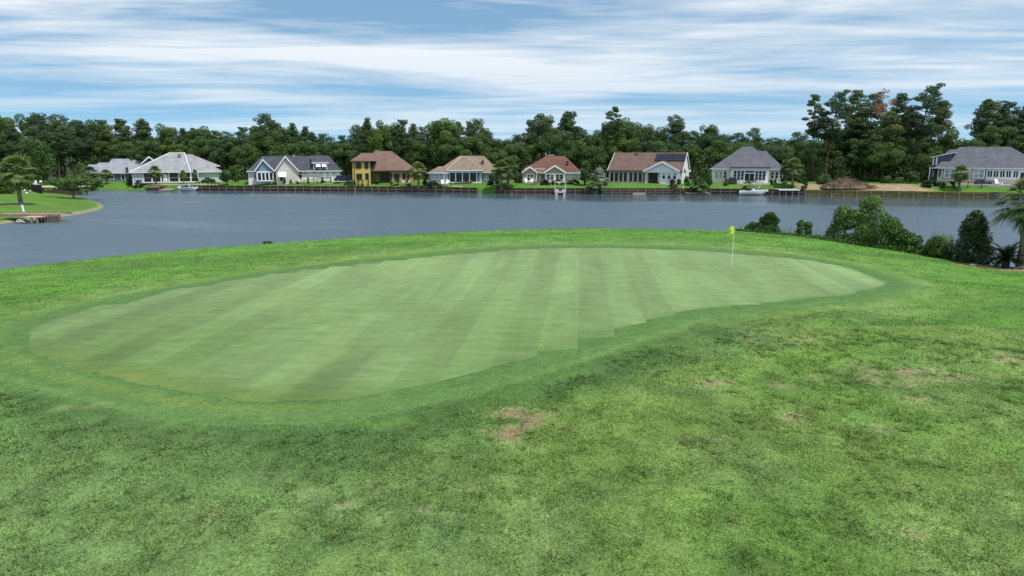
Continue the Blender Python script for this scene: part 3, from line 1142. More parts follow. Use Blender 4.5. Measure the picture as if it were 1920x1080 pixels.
# -- yellow two storey house
h = House('two_storey_house', 'two-storey yellow stucco house with brown hipped roof', 718, 163.5, 341)
h.hip(688, 784, 319.6, 703, 735, 283.2, 0, 17, R_BR, fascia=BROWN)
h.hip(657.4, 706, 301.4, 679.5, 700, 286.8, -.6, 11, R_BR, fascia=BROWN)
h.wall(660.3, 694.5, 302, -.6, 10.5, YEL_ST)
h.wall(694.5, 732, 320.4, 3.2, 9, TAN_ST)
h.wall(732, 775, 320.4, 0, 15, TAN_ST, )
h.wall(775, 793, 325, 3, 6, YEL_ST, label='bright yellow low wing')
h.hip(772, 796, 324.6, 780, 790, 316, 3, 6, R_BR, fascia=BROWN)
h.box('porch_shade_panel', 712, 731.4, 323.4, 339.8, 3.12, 3.19, DARKG)  # dark sheet gives the shade inside the porch opening
for a, b, c_, d_ in ((668.4, 305.2, 676.8, 315.2), (685.2, 304.4, 690, 315.2), (669, 326.2, 677.8, 335.8), (685.8, 325.6, 690.6, 335.8)):
    h.window(a, b, c_, d_, -.6, frame=BROWN, cols=2 if c_ - a > 6 else 1, fw=.12)
for a, b, c_, d_ in ((739.4, 326.4, 748, 337.2), (755, 325.6, 759.8, 335.8), (733, 326, 734.6, 336)):
    h.window(a, b, c_, d_, 0, frame=BROWN, cols=2 if c_ - a > 6 else 1, fw=.1)
for a in (660.6, 664.6, 731.6, 764):
    y_ = -.6 if a < 700 else 0
    MB().tube([(h.x(a, y_ - .08), y_ - .08, 0), (h.x(a, y_ - .08), y_ - .08, h.z(303 if a < 700 else 321))], .07, 6).build('downpipe', BROWN, h.t)

# -- tan hipped house
h = House('hipped_house', 'tan-roofed house with grey siding and white-posted screened porch', 868, 158, 341.8)
h.hip(814, 938, 322.6, 862, 907.5, 292.2, 2.5, 14, R_TN)
h.hip(837, 906, 318.9, 865, 875, 294, -.4, 12, R_TN, caps=M('tan_ridge_cap', (.40, .30, .21)))
h.hip(801.6, 841.4, 323.4, 823, 829, 311.8, -.8, 7, R_TN)
h.wall(803.4, 839.6, 323.8, -.8, 7, S_GY)
h.wall(839.6, 902.6, 323.6, 3.5, 8, S_GY)
h.wall(902.6, 936, 323.2, 2.5, 12, S_GY)
for a, b in ((808.6, 812), (815, 820.6), (823.4, 828), (833.8, 838)):
    h.window(a, 326.6, b, 336.4, -.8, rows=2, pane=PALEG)
MB().box(h.x(832, -.8) - .1, h.x(832, -.8) + .1, -1.0, -.85, -.2, h.z(323.8, -.8)).build('post', W, h.t)
for a, b in ((907.4, 910.6), (913, 917.4)):
    h.window(a, 326.4, b, 336.8, 2.5, rows=2, pane=PALEG)
h.screens([842.6, 854.2, 867, 880.2, 893.8, 901.6], 323.9, 341.2, -.2, w=.22, beam=319.4)
h.box('door', 897, 900, 326, 341, -.26, -.2, PALEG)
h.pipe(905, 301.6, 307.8, 5.6, BROWN, .28)
h.small_vent(845, 311.4, 1.6, BROWN, .3)

# -- red brown house
h = House('double_gabled_house', 'tan house with red-brown roof and two white-trimmed front gables', 1034, 157, 343)
h.hip(984, 1078, 315.4, 1029.6, 1036, 289, 4, 13, R_RD)
h.hip(1016, 1091.5, 323.4, 1039, 1058.6, 292.6, 1.5, 14, R_RD)
h.hip(986, 1030, 323.4, 1003, 1012, 309, 2.0, 9, R_RD)
h.gable(979, 1008, 323.4, 993.3, 312.8, -1.2, 8, R_RD, S_TN)
h.gable(1020, 1061, 323.8, 1040.2, 310.4, -.6, 8, R_RD, S_TN, pyb=324.6)
h.wall(1008, 1022, 316, 2.2, 8, S_TN)
h.wall(1022, 1060, 324.8, -.55, 8, WB, label='white sunroom wall')
h.wall(1061, 1088.5, 323.8, 1.5, 12, S_TN)
h.window(988.6, 327.4, 998.8, 338, -1.2, cols=2, rows=2, pane=DARKG, fw=.14)
h.box('corner_board', 978.9 + 1.6, 981.4, 324.4, 343, -1.24, -1.1, W)
h.box('corner_board', 1005.6, 1007, 324.4, 343, -1.24, -1.1, W)
h.box('door', 1010.6, 1013, 329, 342, 2.12, 2.19, WB)
h.window(1015.8, 328.4, 1019.6, 335.4, 2.2)
for a, b in ((1025, 1031), (1032.4, 1038.2), (1042.6, 1048.4), (1049.8, 1055.8)):
    h.window(a, 327.4, b, 336.8, -.55, frame=WB, rows=3, pane=DARKG, fw=.06)
for a in (1065.4, 1072.6, 1079.6):
    h.window(a, 326.4, a + 6, 335, 1.5, cols=1, rows=2, pane=PALEG, fw=.12)
h.pipe(1063.6, 302.4, 308.8, 4.2, BROWN, .26)

# -- rosy brown roof with solar panels
h = House('solar_roof_house', 'white-sided house with long rosy brown roof and black solar panels', 1212, 159, 341.6, math.radians(-9))
ye, ym, yb = -.6, 7.4, 15.4
oh = .5
L0, L1, ze = h.x(1138, ye), h.x(1281, ye), h.z(320.8, ye)
A0, A1, zr = h.x(1150, ym), h.x(1285.5, ym), h.z(287.2, ym)
ro = MB().prism_x([(ye, ze), (ym, zr), (yb, ze), (yb, ze + .14), (ym, zr + .14), (ye, ze + .14)], L0, L1).build('roof', R_RB, h.t)
MB().box(L0 - .04, L1 + .04, ye - .08, ye - .004, ze - .16, ze + .13).build('fascia', BROWN, ro)
for xx in (L0, L1):
    MB().prism_x([(ye, ze - .2), (ym, zr - .2), (yb, ze - .2), (yb, ze + .16), (ym, zr + .17), (ye, ze + .16)], xx - .01 if xx == L0 else xx + .004, xx - .08 if xx == L0 else xx + .08).build('rake_board', W, ro)
wx0, wx1 = h.x(1141), h.x(1279)
MB().prism_x([(2.2, -.8), (15, -.8), (15, ze + .12), (ym, zr - .05), (2.2, ze + (2.2 - ye) * (zr - ze) / (ym - ye) - .05)], wx0, wx1).build('wall', S_WH, h.t)
MB().box(wx1 - 5.2, wx1 + .003, 0, 2.2, -.8, ze + .3).build('wall', S_WH, h.t)
h.screens([1142, 1150.6, 1159.4, 1167.8, 1176.4, 1178.4, 1187, 1196, 1205, 1210.6], 323.8, 341, 0, w=.3, beam=321.6, post=M('beige_post', (.55, .51, .46)))
for a in (1154.8, 1163.8, 1172.2, 1182.8, 1191.6, 1200.4):
    h.box('rail', a - 3.6, a + 3.6, 329, 329.4, -.04, -.02, BROWN)
g = h.gable(1208, 1277, 320.8, 1243, 303.2, -1.4, 10, R_RB, S_WH, pyb=323.4)
h.wall(1239.8, 1275.2, 323.8, -1.38, 3, S_WH)
h.wall(1211, 1216.4, 323.8, -1.36, 1.6, M('beige_wall', (.50, .46, .42)))
for a in (1244.4, 1254.6, 1265):
    h.window(a, 323.4, a + 5, 335, -1.38, rows=2, pane=DARKG if a > 1 else PALEG, fw=.12)
    h.box('blind', a, a + 5, 323.4, 328.6, -1.43, -1.414, PALEG)
h.box('porch_shade_panel', 1219, 1238.6, 325, 341.2, .9, .96, DARKG)  # dark sheet in place of the shade within this porch
PVM = M('solar_cell', (.012, .015, .028), .45, 3, .2, spec=.25)
sl = (zr - ze) / (ym - ye)
n = math.hypot(1, sl)
for k in range(5):
    for j in range(2):
        xa = h.x(1222, 4.6) + k * 1.36
        y0_ = 3.35 + j * 1.62
        P = []
        for yy in (y0_, y0_ + 1.56):
            for q in (.16, .22):
                P.append((yy - q * sl / n, ze + (yy - ye) * sl + .14 + q / n))
        MB().prism_x([P[0], P[2], P[3], P[1]], xa, xa + 1.32).build('solar_panel', PVM, h.t)
h.small_vent(1183.5, 289.8, 6.6)
h.small_vent(1250.5, 289.4, 6.6)
h.box('eave_return', 1281.5, 1284.5, 319, 322, 6, 10, W)

# -- slate hipped house with white front
h = House('hipped_house', 'white brick house with tall slate grey hipped roof and wall of dark windows', 1402, 161.5, 342)
h.hip(1331, 1467, 316.4, 1389, 1408, 275, 1.5, 17, R_SL, fascia=W)
h.hip(1396, 1471, 316.2, 1416, 1433.5, 283, 3.5, 13, R_SL)
h.hip(1368.6, 1443.4, 313, 1402, 1405, 288.5, -1.6, 12, R_SL, fascia=BROWN)
h.wall(1334.5, 1372, 317, 1.5, 15, B_WHITE)
h.wall(1370.6, 1441.4, 313.6, -1.4, 10, WB)
h.wall(1441.4, 1468, 317, 1.8, 13, B_WHITE)
for a in (1341.2, 1349.2, 1357.4):
    h.window(a, 322.4, a + 4.8, 334.4, 1.5, rows=2, pane=PALEG if a < 1350 else DARKG)
for a in (1446, 1454, 1462.4):
    h.window(a, 322.4, a + 4.8, 334, 1.8, rows=2)
for a in (1375.8, 1382.8, 1389.6, 1416.4, 1423.2, 1430.2):
    h.window(a, 320.4, a + 5.2, 337.6, -1.4, frame=WB, pane=BLUEG, rows=3, fw=.07)
h.window(1397, 320.4, 1414.4, 323.8, -1.4, frame=WB, pane=BLUEG, fw=.06)
h.window(1397, 325.4, 1414.4, 339, -1.4, frame=WB, pane=DARKG, cols=2, fw=.1, name='sliding_door')
h.box('patio', 1362, 1446, 342.9, 352, -2.6, -1.41, CONC)
h.box('patio_step', 1390, 1420, 344.2, 352, -3.2, -2.61, CONC)

# -- slate house far right
h = House('hipped_house', 'long house with slate grey roof, blue panels and white window bays, farthest right', 1838, 167.5, 344.8)
h.hip(1751, 1968, 314.6, 1793.5, 1888, 275.4, 0, 18, R_SL)
h.hip(1742, 1850, 314.8, 1775.6, 1800, 280, 3, 16, R_SL)
h.wall(1766, 1850, 315.2, 0, 12, WB)
h.wall(1849.7, 1965, 315.2, -.02, 12, WB)
h.box('brick_base', 1766.5, 1960, 336.4, 347, -.22, -.03, B_PINK)
h.box('brick_base', 1793.5, 1822, 326, 336.2, -.22, -.03, B_PINK)
for a, b in ((1767.8, 1794), (1822, 1848.8)):
    h.box('siding_panel', a, b, 316.8, 336, -.16, -.03, S_DB)
h.window(1771.6, 318.6, 1790.4, 333.2, -.16, cols=2, rows=2, pane=PALEG, fw=.2)
h.window(1826, 318.8, 1844.6, 333, -.16, cols=2, rows=2, pane=PALEG, fw=.2)
for a in (1852, 1863.4, 1875.5, 1887, 1900.6, 1926, 1938):
    h.window(a, 320.2, a + 8.4, 331.6, -.02, frame=WB, cols=2, fw=.14)
h.window(1913.6, 322.8, 1921, 339, -.02, frame=WB, pane=BLUEG, fw=.1, name='door')
h.box('corner_board', 1766, 1767.4, 315.4, 344, -.1, -.025, W)
h.wall(1758, 1766, 315.2, 1.4, 12, S_WH)
h.window(1760.6, 319, 1763.6, 333, 1.4)
h.wall(1746, 1758, 315.4, 5, 9, BROWN)  # shade of the side porch put into a dark brown wall
h.window(1748.5, 321, 1750.5, 331, 5)
MB().box(h.x(1742.5) - .08, h.x(1742.5) + .08, .6, .76, -.6, h.z(315)).build('post', W, h.t)
h.box('porch_floor', 1741.5, 1766, 341, 349, .4, 5, CONC)
dx0, dx1 = h.x(1747, 2.5), h.x(1781, 2.5)
za, zb_, zc_ = h.z(310.8, 2.5), h.z(295, 2.5), h.z(287.6, 2.5)
d = MB().prism_y([(dx0, za), (dx0, zb_), (dx1, zc_), (dx1, za)], 2.5, 6.5).build('dormer', S_DB, h.t)
MB().prism_y([(dx0 - .5, zb_ - .1), (dx1 + .6, zc_ + .1), (dx1 + .6, zc_ + .26), (dx0 - .5, zb_ + .08)], 2.1, 6.9).build('dormer_roof', W, d)
MB().box(dx0 - .06, dx0 + .14, 2.42, 2.5, za, zb_).box(dx0 + .5, dx0 + .75, 2.42, 2.5, za, zb_).box(dx0 - .06, dx0, 2.5, 6.5, zb_ - .25, zb_).box(dx0 - .06, dx0, 4.3, 4.6, za, zb_ - .25).build('dormer_trim', WB, d)
MB().box(dx0 - .03, dx0, 2.7, 4.28, za + .2, zb_ - .26).box(dx0 - .03, dx0, 4.62, 6.3, za + .2, zb_ - .26).build('window', DARKG, d)
h.box('patio', 1800, 1960, 345.8, 353, -2.4, -.23, CONC)
h.small_vent(1796, 303, 3.0, BROWN, .3)

# ------------------------------------------------------------------ bulkheads along the far shore
def bulkhead(px0, px1, label, plank, postm, step=2.5, top=1.12, wales=((.62, .12),), group='timber bulkheads along the far shore', gaps=()):
    x0, x1 = X_at(px0, 146), X_at(px1, 146)
    n = max(2, int(round((x1 - x0) / step)))
    pts = [(x0 + (x1 - x0) * k / n, float(bank_y(x0 + (x1 - x0) * k / n)) - .08) for k in range(n + 1)]
    t = thing('bulkhead', label, 'retaining wall', (*pts[0], 0), 0, group)
    off = (*pts[0], 0)
    a, c = MB(), MB()
    wl = MB()
    for (xa, ya), (xb, yb_) in zip(pts[:-1], pts[1:]):
        d_ = Vector((xb - xa, yb_ - ya, 0)).normalized()
        nn = Vector((d_.y, -d_.x, 0))

        def slab(m, o0, o1, z0, z1):
            P = []
            for z in (z0, z1):
                for (x, y) in ((xa, ya), (xb, yb_)):
                    for oo in (o0, o1):
                        P.append((x + nn.x * oo, y + nn.y * oo, z))
            m.faces(P, [(0, 1, 3, 2), (4, 6, 7, 5), (0, 4, 5, 1), (2, 3, 7, 6), (1, 5, 7, 3), (0, 2, 6, 4)])
        slab(a, -.06, 0, -1.5, top - .02)
        slab(c, -.22, .16, top - .015, top + .05)
        for zz, hh in wales:
            slab(wl, .003, .12, zz - hh / 2, zz + hh / 2)
    a.build('planks', plank, t, off)
    c.build('cap', postm if postm is WOODYP else WOODD, t, off)
    wl.build('waler', postm if postm is not WOODT else WOOD, t, off)
    for k, (x, y) in enumerate(pts[:: 1]):
        jx, hz = rnd.uniform(-.15, .15), top + rnd.uniform(-.06, .1)
        MB().tube([(x + jx, y - .2, -1.2), (x + jx, y - .2, hz)], .085, 7).build('pile', postm, t, off)


bulkhead(272, 422, 'brown timber bulkhead under the boardwalk of the light grey hipped house', WOODD, WOODT, 2.2)
bulkhead(423, 640, 'dark timber bulkhead below the charcoal roofed house with two gables', WOODD, WOODT, 2.0)
bulkhead(641, 893, 'dark timber bulkhead below the yellow house and the tan-roofed house', WOODD, WOODT, 1.9)
bulkhead(928, 1100, 'dark timber bulkhead below the red-brown roofed house', WOODD, WOODT, 2.2)
bulkhead(1101, 1284, 'weathered timber bulkhead below the solar panel house', WOODD, WOODT, 1.8, wales=((.75, .16), (.3, .12)))
bulkhead(1285, 1502, 'dark timber bulkhead behind the white motorboat', WOODD, WOODT, 2.0)
bulkhead(1503, 1776, 'new yellow timber bulkhead below the bare soil lot', WOODY, WOODYP, 2.3, wales=((.95, .16), (.2, .1)))
bulkhead(1777, 2100, 'dark bulkhead with pale rails below the house farthest right', WOODD, WOODT, 2.6, wales=((.8, .14), (.3, .12)))

# ------------------------------------------------------------------ decks, docks and boats
def deck(name, label, px0, px1, py, y, depth, z, posts, mat=WOODL, rail=False, th=.12, skirt=None):
    x0, x1 = X_at(px0, y), X_at(px1, y)
    t = thing(name, label, 'dock' if 'dock' in name else 'deck', (x0, y, 0))
    off = (x0, y, 0)
    m = MB()
    nb = max(3, int((x1 - x0) / .28))
    for k in range(nb):
        a = x0 + (x1 - x0) * k / nb
        m.box(a, a + (x1 - x0) / nb - .02, y, y + depth, z - .04, z)
    m.build('decking', mat, t, off)
    m = MB().box(x0, x1, y - .05, y - .003, z - .22, z - .005).box(x0, x1, y + depth, y + depth + .05, z - .22, z - .005)
    m.build('fascia_board', mat, t, off)
    if skirt:
        MB().box(x0 + .1, x1 - .1, y + .05, y + .1, -.3, z - .23).build('skirt', skirt, t, off)
    for k in range(posts):
        a = x0 + .15 + (x1 - x0 - .3) * k / max(1, posts - 1)
        for yy in (y + .15, y + depth - .15):
            MB().tube([(a, yy, -1.4), (a, yy, z - .045)], .11, 7).build('pile', WOODT, t, off)
    if rail:
        for k in range(9):
            a = x0 + .6 + (x1 - x0 - .8) * k / 8
            MB().box(a - .04, a + .04, y + depth - .2, y + depth - .12, z, z + .7).build('baluster', DGREY, t, off)
        MB().box(x0 + .6, x1, y + depth - .22, y + depth - .1, z + .7, z + .76).box(x0 + .6, x1, y + depth - .2, y + depth - .13, z + .36, z + .42).build('handrail', DGREY, t, off)
    return t


yb_ = float(bank_y(X_at(300, 158)))
deck('boardwalk', 'pale boardwalk along the bulkhead before the light grey hipped house', 278, 412, 348, yb_ + .2, 3.0, 1.32, 6, WOODL)
deck('dock', 'small brown dock on piles left of the blue and white boat', 273, 296, 353, yb_ - 3.0, 2.7, .95, 4, WOOD, skirt=WOODD)
deck('dock', 'low pale swim dock between the brown dock and the blue and white boat', 296.5, 318, 355, yb_ - 3.6, 3.0, .38, 3, WOODL)
yb_ = float(bank_y(X_at(1480, 142)))
deck('dock', 'white dock with grey railing beside the two palms', 1463, 1502, 355, yb_ - 1.6, 3.0, 1.2, 4, M('pale_decking', (.62, .6, .58)), True)
yb_ = float(bank_y(X_at(1310, 144)))
deck('dock', 'low weathered dock on the water below the large shrubs', 1288, 1334, 361, yb_ - 3.2, 2.6, .36, 4, WOOD)
deck('landing_stage', 'narrow floating plank stage below the solar panel house', 1188, 1212, 361, float(bank_y(X_at(1200, 144))) - 1.4, .7, .2, 2, WOODL)


def hull_mesh(L, Wd, Hh, keel=.28, sheer=.25, n=12):
    """boat hull along +x with the bow at L/2"""
    m = MB()
    rings = []
    for i in range(n + 1):
        t = i / n
        x = -L / 2 + L * t
        k = max(0.02, (1 - max(0, (t - .45) / .55) ** 2.2))
        wv = Wd / 2 * k * (.92 + .08 * min(1, t * 4))
        zt = Hh + sheer * t * t
        zk = -keel + (zt + keel) * max(0, (t - .7) / .3) ** 2 * .75
        x2 = x + .18 * L * .25 * max(0, (t - .7) / .3)
        rings.append([(x2, -wv, zt), (x2, -wv * 1.0, zt - .12), (x, -wv * .86, zk + .45 * (zt - zk)), (x, 0, zk), (x, wv * .86, zk + .45 * (zt - zk)), (x2, wv * 1.0, zt - .12), (x2, wv, zt),
                      (x2, wv * .8, zt), (x2, wv * .78, zt - .35), (x2, -wv * .78, zt - .35), (x2, -wv * .8, zt)])
    P = [q for r in rings for q in r]
    k = len(rings[0])
    fs = []
    for i in range(n):
        for j in range(k):
            a, b = i * k + j, i * k + (j + 1) % k
            fs.append((a, b, b + k, a + k))
    fs.append(tuple(range(k))[::-1])
    fs.append(tuple(n * k + j for j in range(k)))
    return m.faces(P, fs)


def outboard(t, x, y, z, mat=BLACK):
    m = MB()
    m.prism_y([(x - .28, z + .15), (x + .1, z + .1), (x + .16, z + .45), (x + .05, z + .72), (x - .3, z + .68), (x - .4, z + .4)], y - .19, y + .19)
    m.box(x - .14, x + .04, y - .07, y + .07, z - .75, z + .12)
    m.box(x - .22, x + .14, y - .12, y + .12, z - .5, z - .46)
    return m.build('outboard_motor', mat, t)


GEL = M('white_gelcoat', (.80, .80, .79), .25, 1, .04)
wx, wy = X_at(1418, 143), float(bank_y(X_at(1418, 143))) - 2.2
t = thing('motorboat', 'white motorboat with black outboard moored before the slate hipped house', 'boat', (wx, wy, .12), math.radians(-2))
hl = hull_mesh(5.6, 2.1, .78).build('hull', GEL, t, smoothed=False)
MB().box(-2.6, 2.3, -1.065, -1.055, .18, .24).build('rub_rail', DGREY, hl)
outboard(t, -2.95, 0, .35)
m = MB().prism_y([(-.35, .55), (.35, .55), (.25, 1.2), (-.2, 1.25)], -.45, .45)
cs = m.build('console', GEL, t)
MB().poly([(.26, -.42, 1.22), (.26, .42, 1.22), (.02, .36, 1.62), (.02, -.36, 1.62)]).poly([(.28, -.42, 1.22), (.04, -.36, 1.62), (.04, .36, 1.62), (.28, .42, 1.22)]).build('windscreen', BLUEG, cs)
MB().box(-1.25, -.75, -.55, .55, .5, .95).box(-1.28, -1.18, -.55, .55, .95, 1.3).build('seat', DGREY, t)
MB().box(.9, 1.9, -.5, .5, .5, .82).build('seat', GEL, t)
MB().tube([(.7, -.5, .8), (1.15, -.4, 1.7), (1.35, -.35, 2.15)], .035, 6).build('antenna', W, t)
MB().tube([(-.1, -.85, .8), (-.25, -.8, 1.55), (-.25, .8, 1.55), (-.1, .85, .8)], .03, 6).build('grab_frame', W, t)

wx, wy = X_at(336, 157), float(bank_y(X_at(336, 157))) - 1.9
t = thing('motorboat', 'small blue and white boat moored beside the boardwalk dock', 'boat', (wx, wy, .1))
hl = hull_mesh(3.9, 1.7, .62).build('hull', GEL, t)
MB().box(-1.9, 1.35, -.87, -.855, .3, .5).build('stripe', M('boat_blue', (.03, .08, .25), .3), hl)
MB().prism_y([(-1.6, .55), (.9, .55), (.6, .95), (-1.2, .92)], -.7, .7).build('cover', M('boat_blue_cover', (.04, .09, .22), .8), t)
MB().tube([(.1, 0, .9), (.1, 0, 1.25)], .2, 7).build('steering_post', W, t)
outboard(t, -2.1, 0, .3, W)

wx, wy = X_at(1050, 147), float(bank_y(X_at(1050, 147))) - 2.6
t = thing('pontoon_boat', 'white pontoon boat with canopy frame moored below the red-brown roofed house', 'boat', (wx, wy, .05), math.radians(90))
for s in (-1, 1):
    MB().tube([(-2.2, s * .8, .12), (1.8, s * .8, .12), (2.3, s * .8, .3)], [.28, .28, .08], 10).build('pontoon', M('pontoon_metal', (.5, .5, .55), .3), t)
MB().box(-2.2, 2.2, -1.18, 1.18, .41, .5).build('deck_floor', GEL, t)
m = MB().box(-2.2, 1.8, -1.15, -1.08, .52, 1.1).box(-2.2, 1.8, 1.08, 1.15, .52, 1.1).box(-2.25, -2.19, -1.07, -.3, .52, 1.1).box(-2.25, -2.19, .35, 1.07, .52, 1.1)
m.build('fence_panel', M('pontoon_panel', (.62, .6, .68), .4), t)
MB().box(-2.0, -.6, .5, 1.05, .52, .95).box(-1.9, -1.2, -1.0, -.5, .52, 1.25).build('seat', DGREY, t)
for x in (-1.9, .9):
    for s in (-1, 1):
        MB().tube([(x, s * 1.1, 1.1), (x * .8, s * 1.1, 2.5)], .03, 6).build('canopy_post', W, t)
MB().box(-1.7, .9, -1.2, 1.2, 2.5, 2.56).build('canopy', M('canopy_cloth', (.42, .42, .36), .9), t)

# dock and bits on the peninsula
a = on_z(52, 413, .25)
t = thing('dock', 'brown timber dock with piles at the peninsula shore', 'dock', (a[0], a[1], 0))
off = (a[0], a[1], 0)
zt = 1.0
x0, x1 = X_at(-14, a[1]), X_at(101, a[1])
m = MB()
nb = 30
for k in range(nb):
    q = x0 + (x1 - x0) * k / nb
    m.box(q, q + (x1 - x0) / nb - .02, a[1] + .1, a[1] + 2.0, zt - .05, zt)
m.build('decking', M('dock_boards', (.27, .205, .14), .9, 3, .25), t, off)
MB().box(x0, x1 + .35, a[1] + 2.0, a[1] + 2.16, zt - .12, zt + .12).box(x0, x1, a[1] + .04, a[1] + .097, zt - .3, zt - .01).build('edge_beam', WOOD, t, off)
for k in range(7):
    q = X_at(62, a[1]) + (x1 - .1 - X_at(62, a[1])) * k / 6
    MB().tube([(q, a[1] + .2, -.8), (q, a[1] + .2, zt - .05)], .15, 8).build('pile', M('pile_wood', (.15, .10, .06), .9, 3, .3), t, off)
q0, q1 = X_at(28, a[1] - 1.6), X_at(61, a[1] - 1.6)
MB().box(q0, q1, a[1] - 1.5, a[1] + .03, zt - .32, zt - .22).build('lower_step', WOODL, t, off)
for k in range(2):
    q = q1 - .3 - k * .7
    MB().tube([(q, a[1] - 1.35, -.8), (q, a[1] - 1.35, zt - .325)], .16, 8).build('pile', WOOD, t, off)
a = pen_pt(45.5, 401)
t = thing('pipe_post', 'leaning white pipe post on the lawn behind the peninsula dock', 'post', a)
MB().tube([(0, 0, -.1), (-.16, 0, 1.12)], .13, 10).build('pipe', WB, t)
MB().tube([(-.158, 0, 1.121), (-.166, 0, 1.2)], .16, 10).build('cap', WB, t)
a = on_z(40, 417, .1)
m = MB()
rr = random.Random(5)
m.ball((0, 0, .2), (.65, .42, .3), 12, 8, .1, rr)
tag(m.build('boulder', M('pale_rock', (.32, .30, .25), .9, 3, .3, .5), smoothed=False), 'pale boulder at the water edge under the peninsula dock', 'rock').location = (a[0], a[1], 0)

# dark mesh fence on the peninsula
t = None
pA, pB = pen_pt(-40, 349.5), pen_pt(79.5, 363.5)
t = thing('mesh_fence', 'black mesh fence at the peninsula edge behind the palm', 'fence', pA)
SCRN = M('black_mesh', (.016, .017, .022), .95, 4, .2)
nseg = 6
for k in range(nseg + 1):
    f = k / nseg
    q = [pA[i] + (pB[i] - pA[i]) * f for i in range(3)]
    MB().tube([(q[0], q[1], q[2] - .3), (q[0], q[1], q[2] + 1.75)], .05, 6).build('post', BLACK, t, pA)
m = MB()
dv_ = Vector((pB[0] - pA[0], pB[1] - pA[1], 0)).normalized()
nn = Vector((dv_.y, -dv_.x, 0)) * .02
for sgn in (1, -1):
    pass
P = [(q[0] + s * nn.x, q[1] + s * nn.y, q[2] + zz) for q in (pA, pB) for s in (-1, 1) for zz in (-.2, 1.65)]
m.faces(P, [(0, 1, 3, 2), (4, 6, 7, 5), (0, 4, 5, 1), (2, 3, 7, 6), (1, 5, 7, 3), (0, 2, 6, 4)])
m.build('mesh_panel', SCRN, t, pA)
for i, (px, py) in enumerate(((46.5, 358.6), (56.5, 359.6), (50.3, 363.9))):
    a = pen_pt(px, py)
    m = MB().ball((0, 0, .16), .19, 10, 7)
    o = m.build('lawn_ball', WB, smoothed=True)
    o.location = a
    tag(o, ['white ball ornament on the lawn nearest the palm by the mesh fence', 'white ball ornament on the lawn closest to the mesh fence end', 'white ball ornament lowest on the lawn, in front of the other two'][i], 'ornament', 'white balls on the peninsula lawn')
a = pen_pt(90, 360.5)
t = thing('lawn_lounger', 'low white lounger lying on the lawn past the mesh fence end', 'lounger', a, math.radians(20))
MB().box(-.9, .5, -.3, .3, .22, .3).build('seat', WB, t)
MB().prism_y([(.5, .22), (1.0, .5), (.96, .58), (.46, .3)], -.3, .3).build('backrest', WB, t)
for sx in (-.8, .4):
    for sy in (-.25, .25):
        MB().box(sx - .03, sx + .03, sy - .03, sy + .03, 0, .22).build('leg', WB, t)


# chairs: an adirondack style chair copied round the lawns
def make_chair(mat, label):
    t = thing('garden_chair', label, 'chair')
    MB().prism_x([(-.3, .36), (.3, .26), (.3, .3), (-.3, .4)], -.28, .28).build('seat', mat, t)
    MB().prism_x([(.26, .26), (.55, 1.05), (.51, 1.08), (.22, .29)], -.3, .3).build('backrest', mat, t)
    for s in (-1, 1):
        MB().box(s * .36 - .07, s * .36 + .07, -.4, .35, .55, .59).build('armrest', mat, t)
        MB().box(s * .33 - .04, s * .33 + .04, -.36, -.28, 0, .55).build('leg', mat, t)
        MB().prism_x([(.2, .3), (.3, .3), (.6, 0), (.48, 0)], s * .33 - .04, s * .33 + .04).build('leg', mat, t)
    return t


def chairs(mat, spots, group, y=None):
    k = None
    for px, py, rz, lab in spots:
        p = far_pt(px, py)
        if k is None:
            k = Kind(make_chair(mat, lab))
        k.put(p, rz, (1.1, 1.1, 1.1), lab, group)


chairs(YEL, [(810, 350.6, .3, 'yellow garden chair, left one of the pair near the bulkhead'), (822, 350.6, -.3, 'yellow garden chair, right one of the pair near the bulkhead')], 'yellow chairs on the lawn')
chairs(WB, [(831, 345.2, .5, 'white garden chair left of its twin before the tan-roofed house'), (838, 345.2, -.2, 'white garden chair right of its twin before the tan-roofed house')], 'white chairs before the tan-roofed house')
chairs(WOODL, [(757, 344.6, .4, 'tan garden chair on the lawn left of its twin, by the yellow house'), (767, 344.6, -.2, 'tan garden chair on the lawn beside the palm, by the yellow house')], 'tan chairs before the yellow house')
REDW = M('red_brown_chair', (.22, .07, .04), .7, 3, .2)
chairs(REDW, [(858, 343.6, 0, 'red-brown chair, first from the left in the porch row'), (867, 343.6, 0, 'red-brown chair, second from the left in the porch row'), (875, 343.6, 0, 'red-brown chair, second from the right in the porch row'), (882, 343.6, 0, 'red-brown chair, last on the right in the porch row')], 'red-brown chairs before the screened porch')
chairs(WB, [(988, 345, .5, 'white patio chair left of its twin before the tan gable'), (996, 345, -.4, 'white patio chair right of its twin before the tan gable')], 'white patio chairs before the red-brown roofed house')
chairs(WOOD, [(1003.5, 345, .2, 'brown wooden patio chair beside the white patio chairs')], None)
k = None
for i, (px, lab) in enumerate(((51, 'white chair on the far deck, left of three'), (60.5, 'white chair on the far deck, middle of three'), (69.5, 'white chair on the far deck, right of three'))):
    x, y = X_at(px, 146), 146.2
    if k is None:
        k = Kind(make_chair(WB, lab))
    k.put((x, y, 1.72), .3 - .3 * i, (1.1, 1.1, 1.1), lab, 'white chairs on the deck behind the mesh fence')
yb_ = 144.8
deck('deck', 'sandy pale deck across the inlet behind the spreading tree', 36, 152, 345, yb_, 4.5, 1.68, 9, M('sandy_decking', (.52, .45, .36), .9), skirt=WOODD)

a = far_pt(858, 351.2)
t = thing('lounge_mat', 'pale yellow mat lying on the lawn before the tan-roofed house', 'mat', a, .15)
MB().box(-1.1, 1.1, -.45, .45, .06, .16).build('pad', M('pale_yellow_cloth', (.62, .6, .34), .9), t)
MB().box(-1.1, -.6, -.42, .42, .162, .26).build('pillow', M('pale_cloth', (.68, .68, .5), .9), t)

